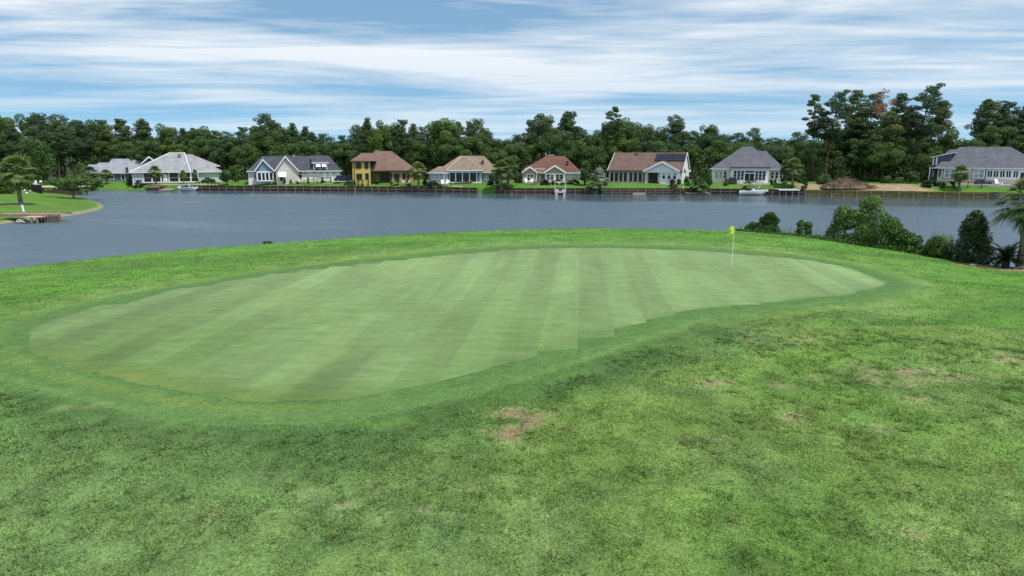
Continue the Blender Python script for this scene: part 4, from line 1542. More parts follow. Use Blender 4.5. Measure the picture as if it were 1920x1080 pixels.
# black fences
def picket(pts, label, hgt=1.2, step=1.8, bars=True):
    t = thing('metal_fence', label, 'fence', pts[0])
    off = pts[0]
    for pa, pb in zip(pts[:-1], pts[1:]):
        L = math.dist(pa[:2], pb[:2])
        n = max(1, int(L / step))
        for k in range(n + (pb is pts[-1])):
            f = k / n
            q = [pa[i] + (pb[i] - pa[i]) * f for i in range(3)]
            MB().box(q[0] - .05, q[0] + .05, q[1] - .05, q[1] + .05, q[2] - .3, q[2] + hgt + .06).build('post', BLACK, t, off)
        m = MB()
        for zz in (.18, hgt - .12, hgt - .02):
            m.tube([(pa[0], pa[1], pa[2] + zz), (pb[0], pb[1], pb[2] + zz)], .03, 4)
        if bars:
            nb = int(L / .3)
            for k in range(nb):
                f = (k + .5) / nb
                q = [pa[i] + (pb[i] - pa[i]) * f for i in range(3)]
                m.box(q[0] - .015, q[0] + .015, q[1] - .015, q[1] + .015, q[2] + .1, q[2] + hgt)
        m.build('rail_panel', BLACK, t, off)


picket([far_pt(570, 349), far_pt(621, 342.4)], 'black metal fence running up the lawn before the garage doors', 1.25, 2.2)
picket([far_pt(588, 341.4), far_pt(620, 341.6), far_pt(621, 342.4)], 'black metal fence across the forecourt of the charcoal roofed house', 1.2, 2.2, False)
picket([far_pt(232, 343.5), far_pt(268, 344.5)], 'low black fence on the lawn left of the light grey hipped house', 1.0, 2.0, False)
picket([far_pt(1764, 350), far_pt(1840, 350.4), far_pt(1960, 350.6)], 'slim black fence across the lawn of the house farthest right', 1.15, 2.3, False)
picket([far_pt(390, 349.4), far_pt(411, 349.4)], 'short black fence at the right end of the boardwalk', .8, .8)

# flagpole
a = far_pt(1281, 352)
t = thing('flagpole', 'slim white flagpole at the shore before the solar panel house', 'flagpole', a)
MB().tube([(0, 0, -.2), (0, 0, 4.6)], [.06, .04], 8).build('pole', WB, t)
MB().ball((0, 0, 4.64), .07, 8, 6).build('finial', YEL, t)
f = MB()
for k in range(6):
    x0, x1 = -.05 + .13 * k, -.05 + .13 * (k + 1)
    f.faces([(x0 * .6, .06 * math.sin(k * 1.3), 4.4 - .25 * k * .5), (x1 * .6, .06 * math.sin((k + 1) * 1.3), 4.4 - .25 * (k + 1) * .5), (x1 * .6, .06 * math.sin((k + 1) * 1.3), 3.5 - .2 * (k + 1) * .5), (x0 * .6, .06 * math.sin(k * 1.3), 3.5 - .2 * k * .5)], [(0, 1, 2, 3)])
f.build('flag', M('dark_red_blue_cloth', (.16, .05, .10), .9, 4, .5), t)

# folded teal parasols, covered grill, patio table at the slate hipped house
for i, (px, lab) in enumerate(((1428.6, 'folded teal parasol beside the patio table'), (1436.6, 'folded teal parasol at the right end of the white window wall'))):
    x, y, z = far_at(px, 152.6)
    t = thing('parasol', lab, 'parasol', (x, y, z + .1), 0, 'folded teal parasols')
    MB().tube([(0, 0, 0), (0, 0, 2.6 if i == 0 else 1.9)], .03, 8).build('pole', W, t)
    zz = 2.5 if i == 0 else 1.8
    MB().tube([(0, 0, .85), (0, 0, 1.2), (0, 0, zz * .8), (0, 0, zz)], [.26, .24, .15, .04], 9).build('canopy', TEAL, t)
    MB().box(-.25, .25, -.25, .25, 0, .08).build('base', BLACK, t)
x, y, z = far_at(1374, 151.6)
t = thing('barbecue', 'barbecue under a black cover at the left of the patio', 'barbecue', (x, y, z + .1))
MB().prism_y([(-.85, 0), (.85, 0), (.8, .9), (.55, 1.3), (-.5, 1.3), (-.8, .95)], -.4, .4).build('cover', DGREY, t)
MB().box(-.87, .87, -.42, .42, .0, .08).build('hem', BLACK, t)
x, y, z = far_at(1424, 151.4)
t = thing('patio_table', 'grey patio table with chairs round it below the teal parasol', 'table', (x, y, z + .1))
MB().tube([(0, 0, .7), (0, 0, .75)], .75, 14).build('tabletop', M('grey_top', (.35, .36, .38)), t)
for k in range(4):
    q = k * math.pi / 2 + .4
    MB().tube([(.5 * math.cos(q), .5 * math.sin(q), 0), (.45 * math.cos(q), .45 * math.sin(q), .7)], .03, 6).build('leg', BLACK, t)
k = None
for i, (dx, rz, lab) in enumerate(((-1.2, -1.5, 'dark patio chair left of the grey patio table'), (1.2, 1.5, 'dark patio chair right of the grey patio table'))):
    if k is None:
        k = Kind(make_chair(DGREY, lab))
    k.put((x + dx, y, z + .1), rz, (1, 1, 1), lab, 'dark chairs at the patio table')
# patio seats at the right house
x, y, z = far_pt(1845, 347)
t = thing('garden_sofa', 'long dark blue garden sofa on the patio farthest right', 'sofa', (x, y, z))
BLUEC = M('navy_fabric', (.03, .045, .08), .9, 3, .2)
MB().box(-1.5, 1.5, -.4, .4, .12, .45).build('seat', BLUEC, t)
MB().box(-1.5, 1.5, .28, .42, .452, .9).build('backrest', BLUEC, t)
for s in (-1, 1):
    MB().box(s * 1.6 - .097, s * 1.6 + .1, -.4, .42, .1, .68).build('armrest', BLUEC, t)
k = None
for px, rz, lab in ((1872, .3, 'white patio armchair nearer the dark blue sofa'), (1898, -.3, 'white patio armchair nearer the right door')):
    if k is None:
        k = Kind(make_chair(WB, lab))
    k.put(far_pt(px, 347), rz, (1.3, 1.3, 1.1), lab, 'white patio armchairs')

# dark car by the garage
x, y, z = far_at(645, 163.5)
t = thing('parked_car', 'dark blue car parked between the garage doors and the yellow house', 'car', (x, y, z), math.radians(14))
CARP = M('dark_car_paint', (.02, .024, .04), .25, 1, .1, spec=.6)
m = MB()
m.prism_y([(-2.2, .35), (2.2, .35), (2.25, .75), (2.0, .95), (1.2, 1.02), (-2.1, 1.05), (-2.3, .8)], -.88, .88)
bd = m.build('body', CARP, t)
MB().prism_y([(-2.0, 1.052), (1.2, 1.022), (.45, 1.6), (-1.6, 1.65)], -.76, .76).build('cabin', CARP, t)
MB().prism_y([(-1.75, 1.1), (.95, 1.08), (.4, 1.5), (-1.5, 1.55)], -.775, -.763).build('side_window', BLUEG, t)
MB().prism_x([(-.68, 1.1), (.68, 1.1), (.6, 1.5), (-.6, 1.5)], 1.0, 1.03).build('windscreen', BLUEG, t)
for sx in (-1.4, 1.4):
    for sy in (-.82, .82):
        wv = MB().tube([(sx, sy - .11, .34), (sx, sy + .11, .34)], .34, 14).build('wheel', BLACK, t)
        MB().tube([(sx, sy - .13, .34), (sx, sy - .112, .34)], .2, 10).build('rim', W, wv)
for sy in (-.62, .62):
    MB().box(2.2, 2.27, sy - .16, sy + .16, .62, .76).build('headlight', WB, t)
x0 = far_at(600, 164)[0]
x1 = far_at(661, 164)[0]
m = MB()
for k in range(12):
    a, b = x0 + (x1 - x0) * k / 12, x0 + (x1 - x0) * (k + 1) / 12
    m.poly([(a, 162.4, float(far_z(a, 162.4)) + .05), (b, 162.4, float(far_z(b, 162.4)) + .05), (b, 167.8, float(far_z(b, 167.8)) + .05), (a, 167.8, float(far_z(a, 167.8)) + .05)])
tag(m.build('driveway', CONC), kind='structure')

# ------------------------------------------------------------------ flagstick on the green
fxx, fyy, fzz = near_pt(1371.5, 503)
t = thing('flagstick', 'white flagstick with lime yellow flag standing in the hole of the putting green', 'flagstick', (fxx, fyy, fzz + .015), 0)
MB().tube([(0, 0, -.1), (.015, 0, 2.06)], [.013, .011], 10).build('pole', WB, t)
MB().tube([(.0151, 0, 2.061), (.0155, 0, 2.13)], [.016, .014], 8).build('tip', BLACK, t)
m = MB()
nu, nv = 10, 6
P = []
for i in range(nu + 1):
    u = i / nu
    for j in range(nv + 1):
        v = j / nv
        x = .006 - u * .285 + .02 * math.sin(v * 3)
        yv = .045 * math.sin(u * 7 + v * 1.5) * u
        z = 2.03 - v * .36 - .09 * u * u - (.03 * v * (1 - u)) + .025 * math.sin(u * 6)
        P.append((x, yv, z))
fs = [(i * (nv + 1) + j, (i + 1) * (nv + 1) + j, (i + 1) * (nv + 1) + j + 1, i * (nv + 1) + j + 1) for i in range(nu) for j in range(nv)]
LIME = M('lime_flag_cloth', (.52, .72, .03), .8, 6, .08)
fl = m.faces(P, fs).build('flag', LIME, t, smoothed=True)
mk = MB()
for q in ([(-.195, -.06, 1.86), (-.135, -.06, 1.87), (-.135, -.06, 1.85), (-.195, -.06, 1.84)], [(-.155, -.0605, 1.86), (-.135, -.0605, 1.86), (-.165, -.0605, 1.74), (-.185, -.0605, 1.74)]):
    mk.poly(q)
mk.build('mark', BLACK, fl)
cup = MB().tube([(0, 0, -.004), (0, 0, .001)], .055, 14)
tag(cup.build('hole', BLACK), 'dark round hole at the foot of the flagstick', 'golf hole').location = (fxx, fyy, fzz + .0155)
# ------------------------------------------------------------------ foliage
L_PINE = leaf_mat('pine_needles', (.042, .076, .034), (.142, .215, .086), .30, .65)
L_OAK = leaf_mat('oak_leaves', (.033, .072, .024), (.128, .222, .066), .28, .55)
L_LIGHT = leaf_mat('young_leaves', (.050, .100, .024), (.140, .235, .058), .26, .55)
L_DEAD = leaf_mat('dead_needles', (.26, .12, .085), (.50, .29, .24), .2, .8)
L_PALM = leaf_mat('palm_leaf', (.045, .090, .026), (.205, .285, .098), .3, .45)
L_SILV = leaf_mat('silver_palm_leaf', (.14, .17, .14), (.36, .40, .35), .08, .5)
L_SHRUB = leaf_mat('shrub_leaf', (.028, .074, .016), (.115, .230, .040), .28, .5)
L_DARK = leaf_mat('dark_shrub_leaf', (.016, .038, .016), (.060, .108, .038), .12, .35)
L_PURP = leaf_mat('purple_leaf', (.035, .022, .020), (.085, .045, .035), .08, .5)
L_SAGO = leaf_mat('sago_leaf', (.010, .026, .010), (.060, .090, .028), .06, .35)
BARK_P = bark_mat('pine_bark', (.105, .082, .066))
BARK_L = bark_mat('pale_bark', (.21, .175, .145))
BARK_M = bark_mat('palm_bark', (.20, .165, .125))


class Leaves:
    def __init__(s):
        s.V, s.T = [], []

    def clump(s, c, rad, n, size, tone, rng, up=.35, asp=(.45, 1.0), shell=.55):
        d = rng.normal(size=(n, 3))
        d /= np.linalg.norm(d, axis=1)[:, None]
        r = shell + (1 - shell) * rng.random(n) ** .5
        pos = np.array(c) + d * np.array(rad) * r[:, None]
        nm = d + .75 * rng.normal(size=(n, 3))
        nm[:, 2] += up
        nm /= np.linalg.norm(nm, axis=1)[:, None]
        a = np.cross(nm, rng.normal(size=(n, 3)))
        a /= np.linalg.norm(a, axis=1)[:, None] + 1e-9
        b = np.cross(nm, a)
        h = size * rng.uniform(.55, 1.25, n)[:, None] * .5
        k = rng.uniform(*asp, n)[:, None]
        q = np.stack([pos - a * h, pos - b * h * k, pos + a * h, pos + b * h * k], 1)
        s.V.append(q.reshape(-1, 3))
        t = np.clip(tone + rng.uniform(-.28, .28, n), 0, 1)
        s.T.append(np.repeat(t, 4))
        return s

    def quads(s, q, tone):
        """q: (n,4,3)"""
        s.V.append(np.asarray(q, float).reshape(-1, 3))
        s.T.append(np.repeat(np.asarray(tone, float), 4))

    def build(s, name, mat, parent=None, label=None):
        V = np.concatenate(s.V)
        o = np_mesh(name, V, np.arange(len(V)).reshape(-1, 4), mat, parent, {'tone': np.concatenate(s.T)})
        if label:
            o['label'] = label
        return o


def trunk_mesh(H, r, bend, limbs, rg, seg=7):
    m = MB()
    pts, rad = [], []
    for k in range(7):
        f = k / 6
        pts.append((bend[0] * f * f + .12 * math.sin(f * 5), bend[1] * f * f, -.4 + (H + .4) * f))
        rad.append(r * (1.25 if k == 0 else 1) * (1 - .82 * f))
    m.tube(pts, rad, seg)
    for (z, tx, ty, tz, lr) in limbs:
        f = z / H
        b = (bend[0] * f * f + .12 * math.sin(f * 5), bend[1] * f * f, z)
        mid = (b[0] * .45 + tx * .55, b[1] * .45 + ty * .55, z * .55 + tz * .45 + .1)
        m.tube([b, mid, (tx, ty, tz)], [lr, lr * .7, lr * .25], 5)
    return m


def make_pine(seed, H=18, start=.45, R=3.6, n=34, top=.8, dens=230, bend=(0, 0), mat=L_PINE, bark=BARK_P, name='pine_tree', leaf=.40, flat=.5):
    rg, rng = random.Random(seed), np.random.default_rng(seed)
    t = thing(name, 'tall pine', 'tree')
    L, limbs = Leaves(), []
    for k in range(n):
        f = start + (1 - start) * (k + rg.random()) / n
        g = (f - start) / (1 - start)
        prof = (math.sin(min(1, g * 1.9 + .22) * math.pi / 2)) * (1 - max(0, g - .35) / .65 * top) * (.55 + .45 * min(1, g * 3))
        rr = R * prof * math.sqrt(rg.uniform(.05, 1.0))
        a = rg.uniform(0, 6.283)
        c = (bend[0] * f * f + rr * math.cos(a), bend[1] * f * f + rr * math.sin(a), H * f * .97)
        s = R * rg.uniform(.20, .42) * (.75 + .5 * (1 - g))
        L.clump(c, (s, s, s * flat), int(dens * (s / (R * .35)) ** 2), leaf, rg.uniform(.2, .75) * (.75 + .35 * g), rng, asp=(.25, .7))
        if rr > R * .3 and k % 2 == 0:
            limbs.append((c[2] - rr * .25 - .3, c[0], c[1], c[2] - .1, .09))
    limbs = [l for l in limbs if l[0] > H * .2]
    trunk_mesh(H * .97, .24, bend, limbs, rg).build('trunk', bark, t)
    L.build('crown', mat, t)
    return t


def make_broad(seed, H=14, R=4.6, start=.18, n=46, dens=290, mat=L_OAK, bark=BARK_P, name='broadleaf_tree', leaf=.33, flat=1.0):
    rg, rng = random.Random(seed), np.random.default_rng(seed)
    t = thing(name, 'leafy tree', 'tree')
    L, limbs = Leaves(), []
    cz, rz = H * (start + 1) / 2, H * (1 - start) / 2
    lob = [(rg.uniform(0, 6.28), rg.uniform(-.3, .8), rg.uniform(.8, 1.22)) for _ in range(7)]
    for k in range(n):
        while True:
            d = np.array([rg.gauss(0, 1), rg.gauss(0, 1), rg.gauss(0.15, 1)])
            d /= np.linalg.norm(d)
            if d[2] > -.75:
                break
        e = 1.0
        for la, lz, lk in lob:
            dt = d[0] * math.cos(la) * math.sqrt(1 - lz * lz) + d[1] * math.sin(la) * math.sqrt(1 - lz * lz) + d[2] * lz
            if dt > .75:
                e = lk
        q = rg.uniform(.45, .88) * e
        c = (R * q * d[0], R * q * d[1], cz + rz * q * d[2] * flat)
        s = R * rg.uniform(.2, .36)
        L.clump(c, (s, s, s * .8), int(dens * (s / (R * .28)) ** 2), leaf, rg.uniform(.12, .8), rng)
        if k % 6 == 0:
            limbs.append((max(H * .16, c[2] * .5), c[0] * .85, c[1] * .85, c[2], .1))
    trunk_mesh(H * .7, .26, (0, 0), limbs, rg).build('trunk', bark, t)
    L.build('crown', mat, t)
    return t


PINES = [Kind(make_pine(100 + k, 18, st, R_, n, tp, 240)) for k, (st, R_, n, tp) in enumerate(((.42, 3.6, 62, .75), (.5, 4.2, 56, .6), (.38, 3.2, 64, .85), (.46, 4.6, 64, .55), (.34, 3.9, 70, .8)))]
LOFTY = [Kind(make_pine(200 + k, 23, st, R_, n, tp, 260, (bx_, 0), leaf=.40, flat=.42)) for k, (st, R_, n, tp, bx_) in enumerate(((.46, 3.9, 58, .62, 2.2), (.40, 3.6, 60, .7, -.8), (.52, 3.2, 40, .6, 1.4)))]
OAKS = [Kind(make_broad(300 + k, 14, R_, st, n)) for k, (R_, st, n) in enumerate(((4.6, .2, 48), (5.2, .16, 54), (4.0, .12, 46), (4.8, .25, 44)))]
YOUNG = [Kind(make_broad(340 + k, 13, R_, st, n, mat=L_LIGHT, name='broadleaf_tree')) for k, (R_, st, n) in enumerate(((3.8, .15, 42), (4.4, .1, 46), (3.4, .2, 38)))]
HT = {id(k): h for ks, h in ((PINES, 18.0), (LOFTY, 23.0), (OAKS, 14.0), (YOUNG, 13.0)) for k in ks for h in [h]}

PROFILE = [(-120, 205), (0, 211), (60, 208), (120, 213), (200, 212), (260, 221), (335, 221), (350, 236), (400, 234), (425, 241), (440, 232), (470, 238), (505, 213), (545, 228), (575, 232), (605, 242), (640, 250), (665, 245), (690, 222),
           (740, 228), (800, 232), (845, 221), (880, 226), (900, 224), (930, 238), (965, 252), (1000, 218), (1030, 214), (1070, 209), (1095, 230), (1120, 244), (1150, 204), (1175, 218), (1215, 228), (1262, 216), (1300, 230), (1335, 226), (1370, 244),
           (1400, 238), (1440, 252), (1500, 246), (1540, 200), (1565, 170), (1640, 166), (1690, 176), (1730, 158), (1765, 196), (1784, 240), (1800, 214), (1835, 186), (1880, 188), (1920, 190), (2050, 185)]
_pp = np.array(PROFILE, float)
SECT = [(230, 'behind the far left blue grey house'), (440, 'behind the light grey hipped house'), (652, 'behind the charcoal roofed house'), (800, 'behind the yellow two-storey house'), (955, 'behind the tan-roofed house'),
        (1125, 'behind the red-brown roofed house'), (1325, 'behind the solar panel house'), (1500, 'behind the slate hipped house'), (1785, 'on the bare soil lot'), (3000, 'behind the house farthest right')]


def section(px):
    return next(s for q, s in SECT if px < q)


def put_tree(kind, px, py_top, y, wide=1.0, label=None, group=None, rz=None):
    x = X_at(px, y)
    zg = float(far_z(x, y))
    H = on_y(px, py_top, y)[2] - zg
    s = H / HT[id(kind)]
    w = wide * (s ** .55)
    return kind.put((x, y, zg), rnd.uniform(0, 6.28) if rz is None else rz, (w, w, s), label, group)


def wood_label(px, sort):
    s = section(px)
    adj = {'pine': 'dark pine with ragged crown', 'front': 'lower dark leafy tree in the front row', 'young': 'bright green leafy tree in the front row', 'oak': 'rounded leafy tree rising in the back row', 'bush': 'low'}[sort]
    return f'{adj} {s}', f'{sort} trees {s}'


xs_ = -152.0
i = 0
while xs_ < 158:
    y = float(bank_y(xs_)) + 47 + rnd.uniform(-5, 7)
    px = 960 + xs_ / y * F * (CT + (540 - 330) / F * ST)
    if 1505 < px < 1800:
        xs_ += 4
        continue
    top = float(np.interp(px, _pp[:, 0], _pp[:, 1])) + rnd.choice([0, 3, 6, 10] if px < 640 else [0, 3, 6, 12, 18])
    piney = px < 660 or px > 1780 or rnd.random() < .55
    kind = rnd.choice(PINES if piney else OAKS)
    if px < 640 and rnd.random() < .3:
        kind, piney = rnd.choice(OAKS), False
    lb, gr = wood_label(px, 'pine' if piney else 'oak')
    put_tree(kind, px, top, y, 1.0 if piney else .9, lb, gr)
    xs_ += rnd.uniform(2.6, 4.0) if px < 640 else rnd.uniform(3.6, 5.2)
xs_ = -145.0
while xs_ < 150:
    y = float(bank_y(xs_)) + 33 + rnd.uniform(-2.5, 4)
    px = 960 + xs_ / y * F * (CT + (540 - 330) / F * ST)
    if 1490 < px < 1800:
        xs_ += 4
        continue
    prof = float(np.interp(px, _pp[:, 0], _pp[:, 1]))
    top = prof + (300 - prof) * rnd.uniform(.28, .52)
    q = rnd.random()
    if px < 225:
        kind, sort = rnd.choice(PINES), 'pine'
        top = prof + (300 - prof) * rnd.uniform(.08, .3)
    elif q < (.15 if px < 640 else .3):
        kind, sort = rnd.choice(YOUNG), 'young'
        top += 12
    else:
        kind, sort = rnd.choice(OAKS), 'front'
    lb, gr = wood_label(px, sort)
    put_tree(kind, px, top, y, 1.05, lb, gr)
    xs_ += rnd.uniform(4.6, 6.6)

# trees that stand out
for kind, px, top, y, w, lab in [
    (PINES[1], 505, 212, 196, 1.1, 'tallest pine with broad crown behind the charcoal roofed house'),
    (PINES[2], 692, 219, 188, .85, 'slim dark pine rising behind the yellow two-storey house, farthest left'),
    (YOUNG[0], 716, 224, 186, .8, 'pale green loose tree beside the slim pine behind the yellow house'),
    (PINES[0], 756, 222, 190, .9, 'dark brownish pine directly above the yellow house roof'),
    (YOUNG[1], 838, 217, 190, 1.0, 'tall bright leafy tree with sky gaps behind the tan-roofed house'),
    (PINES[3], 897, 221, 188, .85, 'dark pine with flat layers right above the tan roof'),
    (PINES[1], 1020, 212, 190, 1.0, 'left of two high pines behind the red-brown roofed house'),
    (PINES[0], 1068, 206, 192, 1.0, 'right of two high pines behind the red-brown roofed house'),
    (LOFTY[2], 1150, 198, 186, 1.0, 'tallest slender pine between the red-brown and solar panel houses'),
    (PINES[3], 1262, 214, 194, .8, 'round-topped pine behind the solar panels'),
    (PINES[3], 1410, 238, 190, .7, 'small umbrella-topped pine above the slate hipped roof'),
]:
    put_tree(kind, px, top, y, w, lab, None)
for px, top, lab in ((96, 232, 'pale bare trunk pine above the black mesh fence'), (112, 240, 'tall pine with slim pale trunk left of the gabled house roof'), (127, 236, 'slender pine with bare trunk nearest the gabled house roof')):
    put_tree(LOFTY[2], px, top, 176, .8, lab, None)
# the stand of tall pines on the open lot
lot_trees = [
    (LOFTY[2], 1524, 174, 161, .95, 'leftmost tall dark pine at the edge of the bare soil lot'),
    (LOFTY[0], 1556, 165, 158, 1.0, 'leaning tall pine with pale trunk left of the brush pile'),
    (LOFTY[1], 1590, 164, 165, 1.0, 'tall pine second right of the leaning pine on the soil lot'),
    (LOFTY[0], 1618, 168, 170, 1.0, 'tall bright-topped pine above the brush pile'),
    (LOFTY[1], 1672, 170, 163, 1.0, 'tall pine just right of the reddish dead crown'),
    (LOFTY[0], 1722, 153, 156, 1.1, 'tallest pine of all with dark trunk at the right of the soil lot'),
    (PINES[4], 1757, 186, 162, .95, 'tall pine right of the tallest pine, beside the sky gap'),
]
for kind, px, top, y, w, lab in lot_trees:
    put_tree(kind, px - (9 if px in (1556, 1722) else 0), top, y, w, lab, None, 0.0 if px in (1556, 1722) else None)
dead = Kind(make_pine(260, 23, .72, 3.2, 18, .6, 70, mat=L_DEAD, leaf=.4))
HT[id(dead)] = 23.0
put_tree(dead, 1642, 160, 160, .75, 'pine with reddish dead crown among the tall green pines', None)
for kind, px, top, y, w in [(OAKS[1], 1535, 258, 170, 1.0), (OAKS[0], 1575, 250, 166, 1.0), (OAKS[2], 1612, 256, 158, .95), (PINES[4], 1655, 206, 156, 1.2), (PINES[0], 1606, 198, 163, 1.1), (PINES[2], 1690, 202, 165, 1.1), (OAKS[1], 1655, 262, 154, 1.0), (OAKS[3], 1690, 262, 158, 1.0), (OAKS[2], 1735, 262, 160, .9), (OAKS[0], 1765, 278, 160, .8),
                            (OAKS[3], 1510, 262, 176, 1.0), (OAKS[0], 1640, 232, 176, 1.0), (OAKS[2], 1600, 238, 178, 1.0), (OAKS[1], 1700, 240, 172, .9), (OAKS[3], 1560, 244, 178, .9)]:
    put_tree(kind, px, top, y, w, 'dark tree filling in below the tall pines on the bare soil lot', 'dark trees below the tall pines')
for kind, px, top, y, w, lab in [(LOFTY[1], 1838, 182, 166, 1.0, 'tall pine behind the ridge of the house farthest right, nearest the sky gap'), (LOFTY[0], 1882, 186, 168, 1.0, 'tall pine behind the right half of the farthest right house'), (LOFTY[1], 1925, 184, 166, 1.0, 'tall pine cut by the right edge of the picture'), (OAKS[0], 1908, 262, 164, 1.0, 'lighter leafy tree at the right gable end of the farthest right house')]:
    put_tree(kind, px, top, y, w, lab, None)

# far wood, one dark mass
L = Leaves()
rg, rng = random.Random(3), np.random.default_rng(3)
for k in range(1150):
    x = rg.uniform(-215, 215)
    if k % 2:
        y = float(bank_y(x)) + rg.uniform(36, 46)
        z = rg.uniform(0, 5.0)
        s = rg.uniform(1.4, 2.4)
    else:
        y = float(bank_y(x)) + rg.uniform(70, 92)
        z = rg.uniform(0, 10.5)
        s = rg.uniform(2.2, 3.8)
    L.clump((x, y, 1.6 + z), (s, s, s * .75), 110, .3 * s, rg.uniform(.0, .4), rng)
lx0, lx1 = X_at(1500, 160), X_at(1800, 158)
for k in range(300):
    x = rg.uniform(lx0, lx1)
    y = float(bank_y(x)) + rg.uniform(17, 30)
    z = rg.uniform(0, 5.5)
    s = rg.uniform(1.0, 1.9)
    L.clump((x, y, 2.0 + z), (s, s, s * .75), 130, .36, rg.uniform(.0, .3), rng)
tag(L.build('woodland', L_OAK), 'distant dark wood behind all the trees of the far shore', 'wood', kind='stuff')


# ------------------------------------------------------------------ palms
def fan(L, c, d, Ln, n, rng, tone, droop=.5, width=.05):
    d = np.array(d, float); d /= np.linalg.norm(d)
    side = np.cross(d, [0, 0, 1.0]); side /= np.linalg.norm(side) + 1e-9
    up = np.cross(side, d)
    for k in range(n):
        a = (k / (n - 1) - .5) * 2.5
        v = d * math.cos(a) + side * math.sin(a) + up * (.10 * rng.uniform(-1, 1))
        ll = Ln * (1 - .28 * abs(a) / 1.25) * rng.uniform(.88, 1.08)
        p0 = np.array(c, float)
        p1 = p0 + v * ll * .55
        p2 = p0 + v * ll - np.array([0, 0, droop * ll * .45])
        w = np.cross(v, up); w /= np.linalg.norm(w) + 1e-9
        w = w * width
        L.quads([[p0 - w * .3, p0 + w * .3, p1 + w, p1 - w], [p1 - w, p1 + w, p2 + w * .15, p2 - w * .15]], [tone + rng.uniform(-.15, .15)] * 2)


def make_palm(seed, trunk_h, R, nf, mat=L_PALM, name='palm_tree', tr=.17, split=False, leaves=18, width=.05, span=140):
    rg, rng = random.Random(seed), np.random.default_rng(seed)
    t = thing(name, 'palm', 'palm tree')
    m = MB()
    pts, rad = [], []
    for k in range(13):
        f = k / 12
        pts.append((.05 * math.sin(f * 4), 0, -.3 + (trunk_h + .3) * f))
        rad.append(tr * (1.25 - .3 * f + (.07 if k % 2 else -.03)) * (1.15 if k == 0 else 1))
    m.tube(pts, rad, 9)
    for k in range(26):                                           # old leaf bases
        f = rg.uniform(.55, 1.0)
        a = rg.uniform(0, 6.28)
        z = trunk_h * f
        m.tube([(tr * .8 * math.cos(a), tr * .8 * math.sin(a), z - .12), (tr * 1.5 * math.cos(a), tr * 1.5 * math.sin(a), z + .12)], [.05, .03], 4)
    m.build('trunk', BARK_M, t)
    L = Leaves()
    top = np.array([0, 0, trunk_h])
    st = MB()
    for k in range(nf):
        if split:
            L = Leaves()
        a = k * 2.4 + rg.uniform(-.3, .3)
        e = math.radians(84 - span * (k / nf) + rg.uniform(-9, 9))
        d = np.array([math.cos(a) * math.cos(e), math.sin(a) * math.cos(e), math.sin(e)])
        pl = R * rg.uniform(.42, .58)
        c = top + d * pl
        c[2] -= .12 * R * max(0, math.cos(e)) * .6
        d2 = d.copy(); d2[2] -= .35
        s0 = np.cross(d, [0, 0, 1.]); s0 /= np.linalg.norm(s0) + 1e-9
        w = s0 * .022
        L.quads([[top - w, top + w, c + w * .6, c - w * .6]], [.75])
        tone = .72 - .5 * (k / nf) + rg.uniform(-.12, .12)
        fan(L, c, d2, R * rg.uniform(.52, .68), leaves, rng, max(.05, tone), .55, width)
        if split:
            L.build('frond', mat, t)
    if not split:
        L.build('crown', mat, t)
    return t


SABAL = Kind(make_palm(51, 3.6, 1.75, 46, width=.085, leaves=17))
SILV = Kind(make_palm(52, 1.2, 1.7, 24, L_SILV, width=.08))
STUB = Kind(make_palm(53, .7, 1.3, 20, width=.07))


def palm(kind, px, base, top, y, H0, lab, w=1.0, group=None, zfn=far_z):
    x = X_at(px, y)
    zg = float(zfn(np.array([x]), np.array([y]))[0]) if zfn is pen_z else float(zfn(x, y))
    s = (on_y(px, top, y)[2] - zg) / H0
    return kind.put((x, y, zg), rnd.uniform(0, 6.28), (s * w, s * w, s), lab, group)


a = pen_pt(33, 384)
palm(SABAL, 33, 384, 291, a[1], 5.2, 'cabbage palm with thick crown on the peninsula lawn', 1.1, None, pen_z)
for px, top, y, w, lab in [(199, 318, 168, 1.5, 'broad palm before the blue grey gabled house, nearer the hipped house'), (168, 312, 166, 1.4, 'pale palm before the blue grey gabled house, nearer the spreading tree'), (291, 311, 164.6, 1.15, 'single palm standing before the light grey hipped house porch'),
                           (343.5, 319, 166, .8, 'slim young palm before the hipped house porch, left of its twin'), (366, 318, 167, .7, 'slim young palm before the hipped house porch, right of its twin'), (784, 304, 155, 1.15, 'palm at the right end of the yellow house'),
                           (940, 300, 150, 1.1, 'bushy palm between the tan-roofed and red-brown houses, left of its pair'), (953, 296, 151.4, 1.15, 'bushy palm between the tan-roofed and red-brown houses, right of its pair'),
                           (1474, 299, 148.4, .95, 'palm beside the dock railing, shaded one of the pair'), (1487.5, 296, 146.4, 1.0, 'palm beside the dock railing, pale trunk of the pair'), (1801, 310, 136, 1.15, 'palm on the lawn before the house farthest right')]:
    palm(SABAL, px, 345, top, y, 5.2, lab, w)
palm(SILV, 1123, 343, 313, 153, 3.0, 'silvery palm between the red-brown and solar panel houses', 1.05)
palm(STUB, 1115.5, 352, 327, 148.6, 1.9, 'low green palm before the silvery palm', 1.1)
palm(STUB, 1405, 347, 336, 146.5, 1.9, 'tiny palm on the lawn right behind the motorboat', 1.2)
palm(STUB, 1311, 352, 331, 147.5, 1.9, 'low palm on the lawn left of the slate hipped house', 1.2)

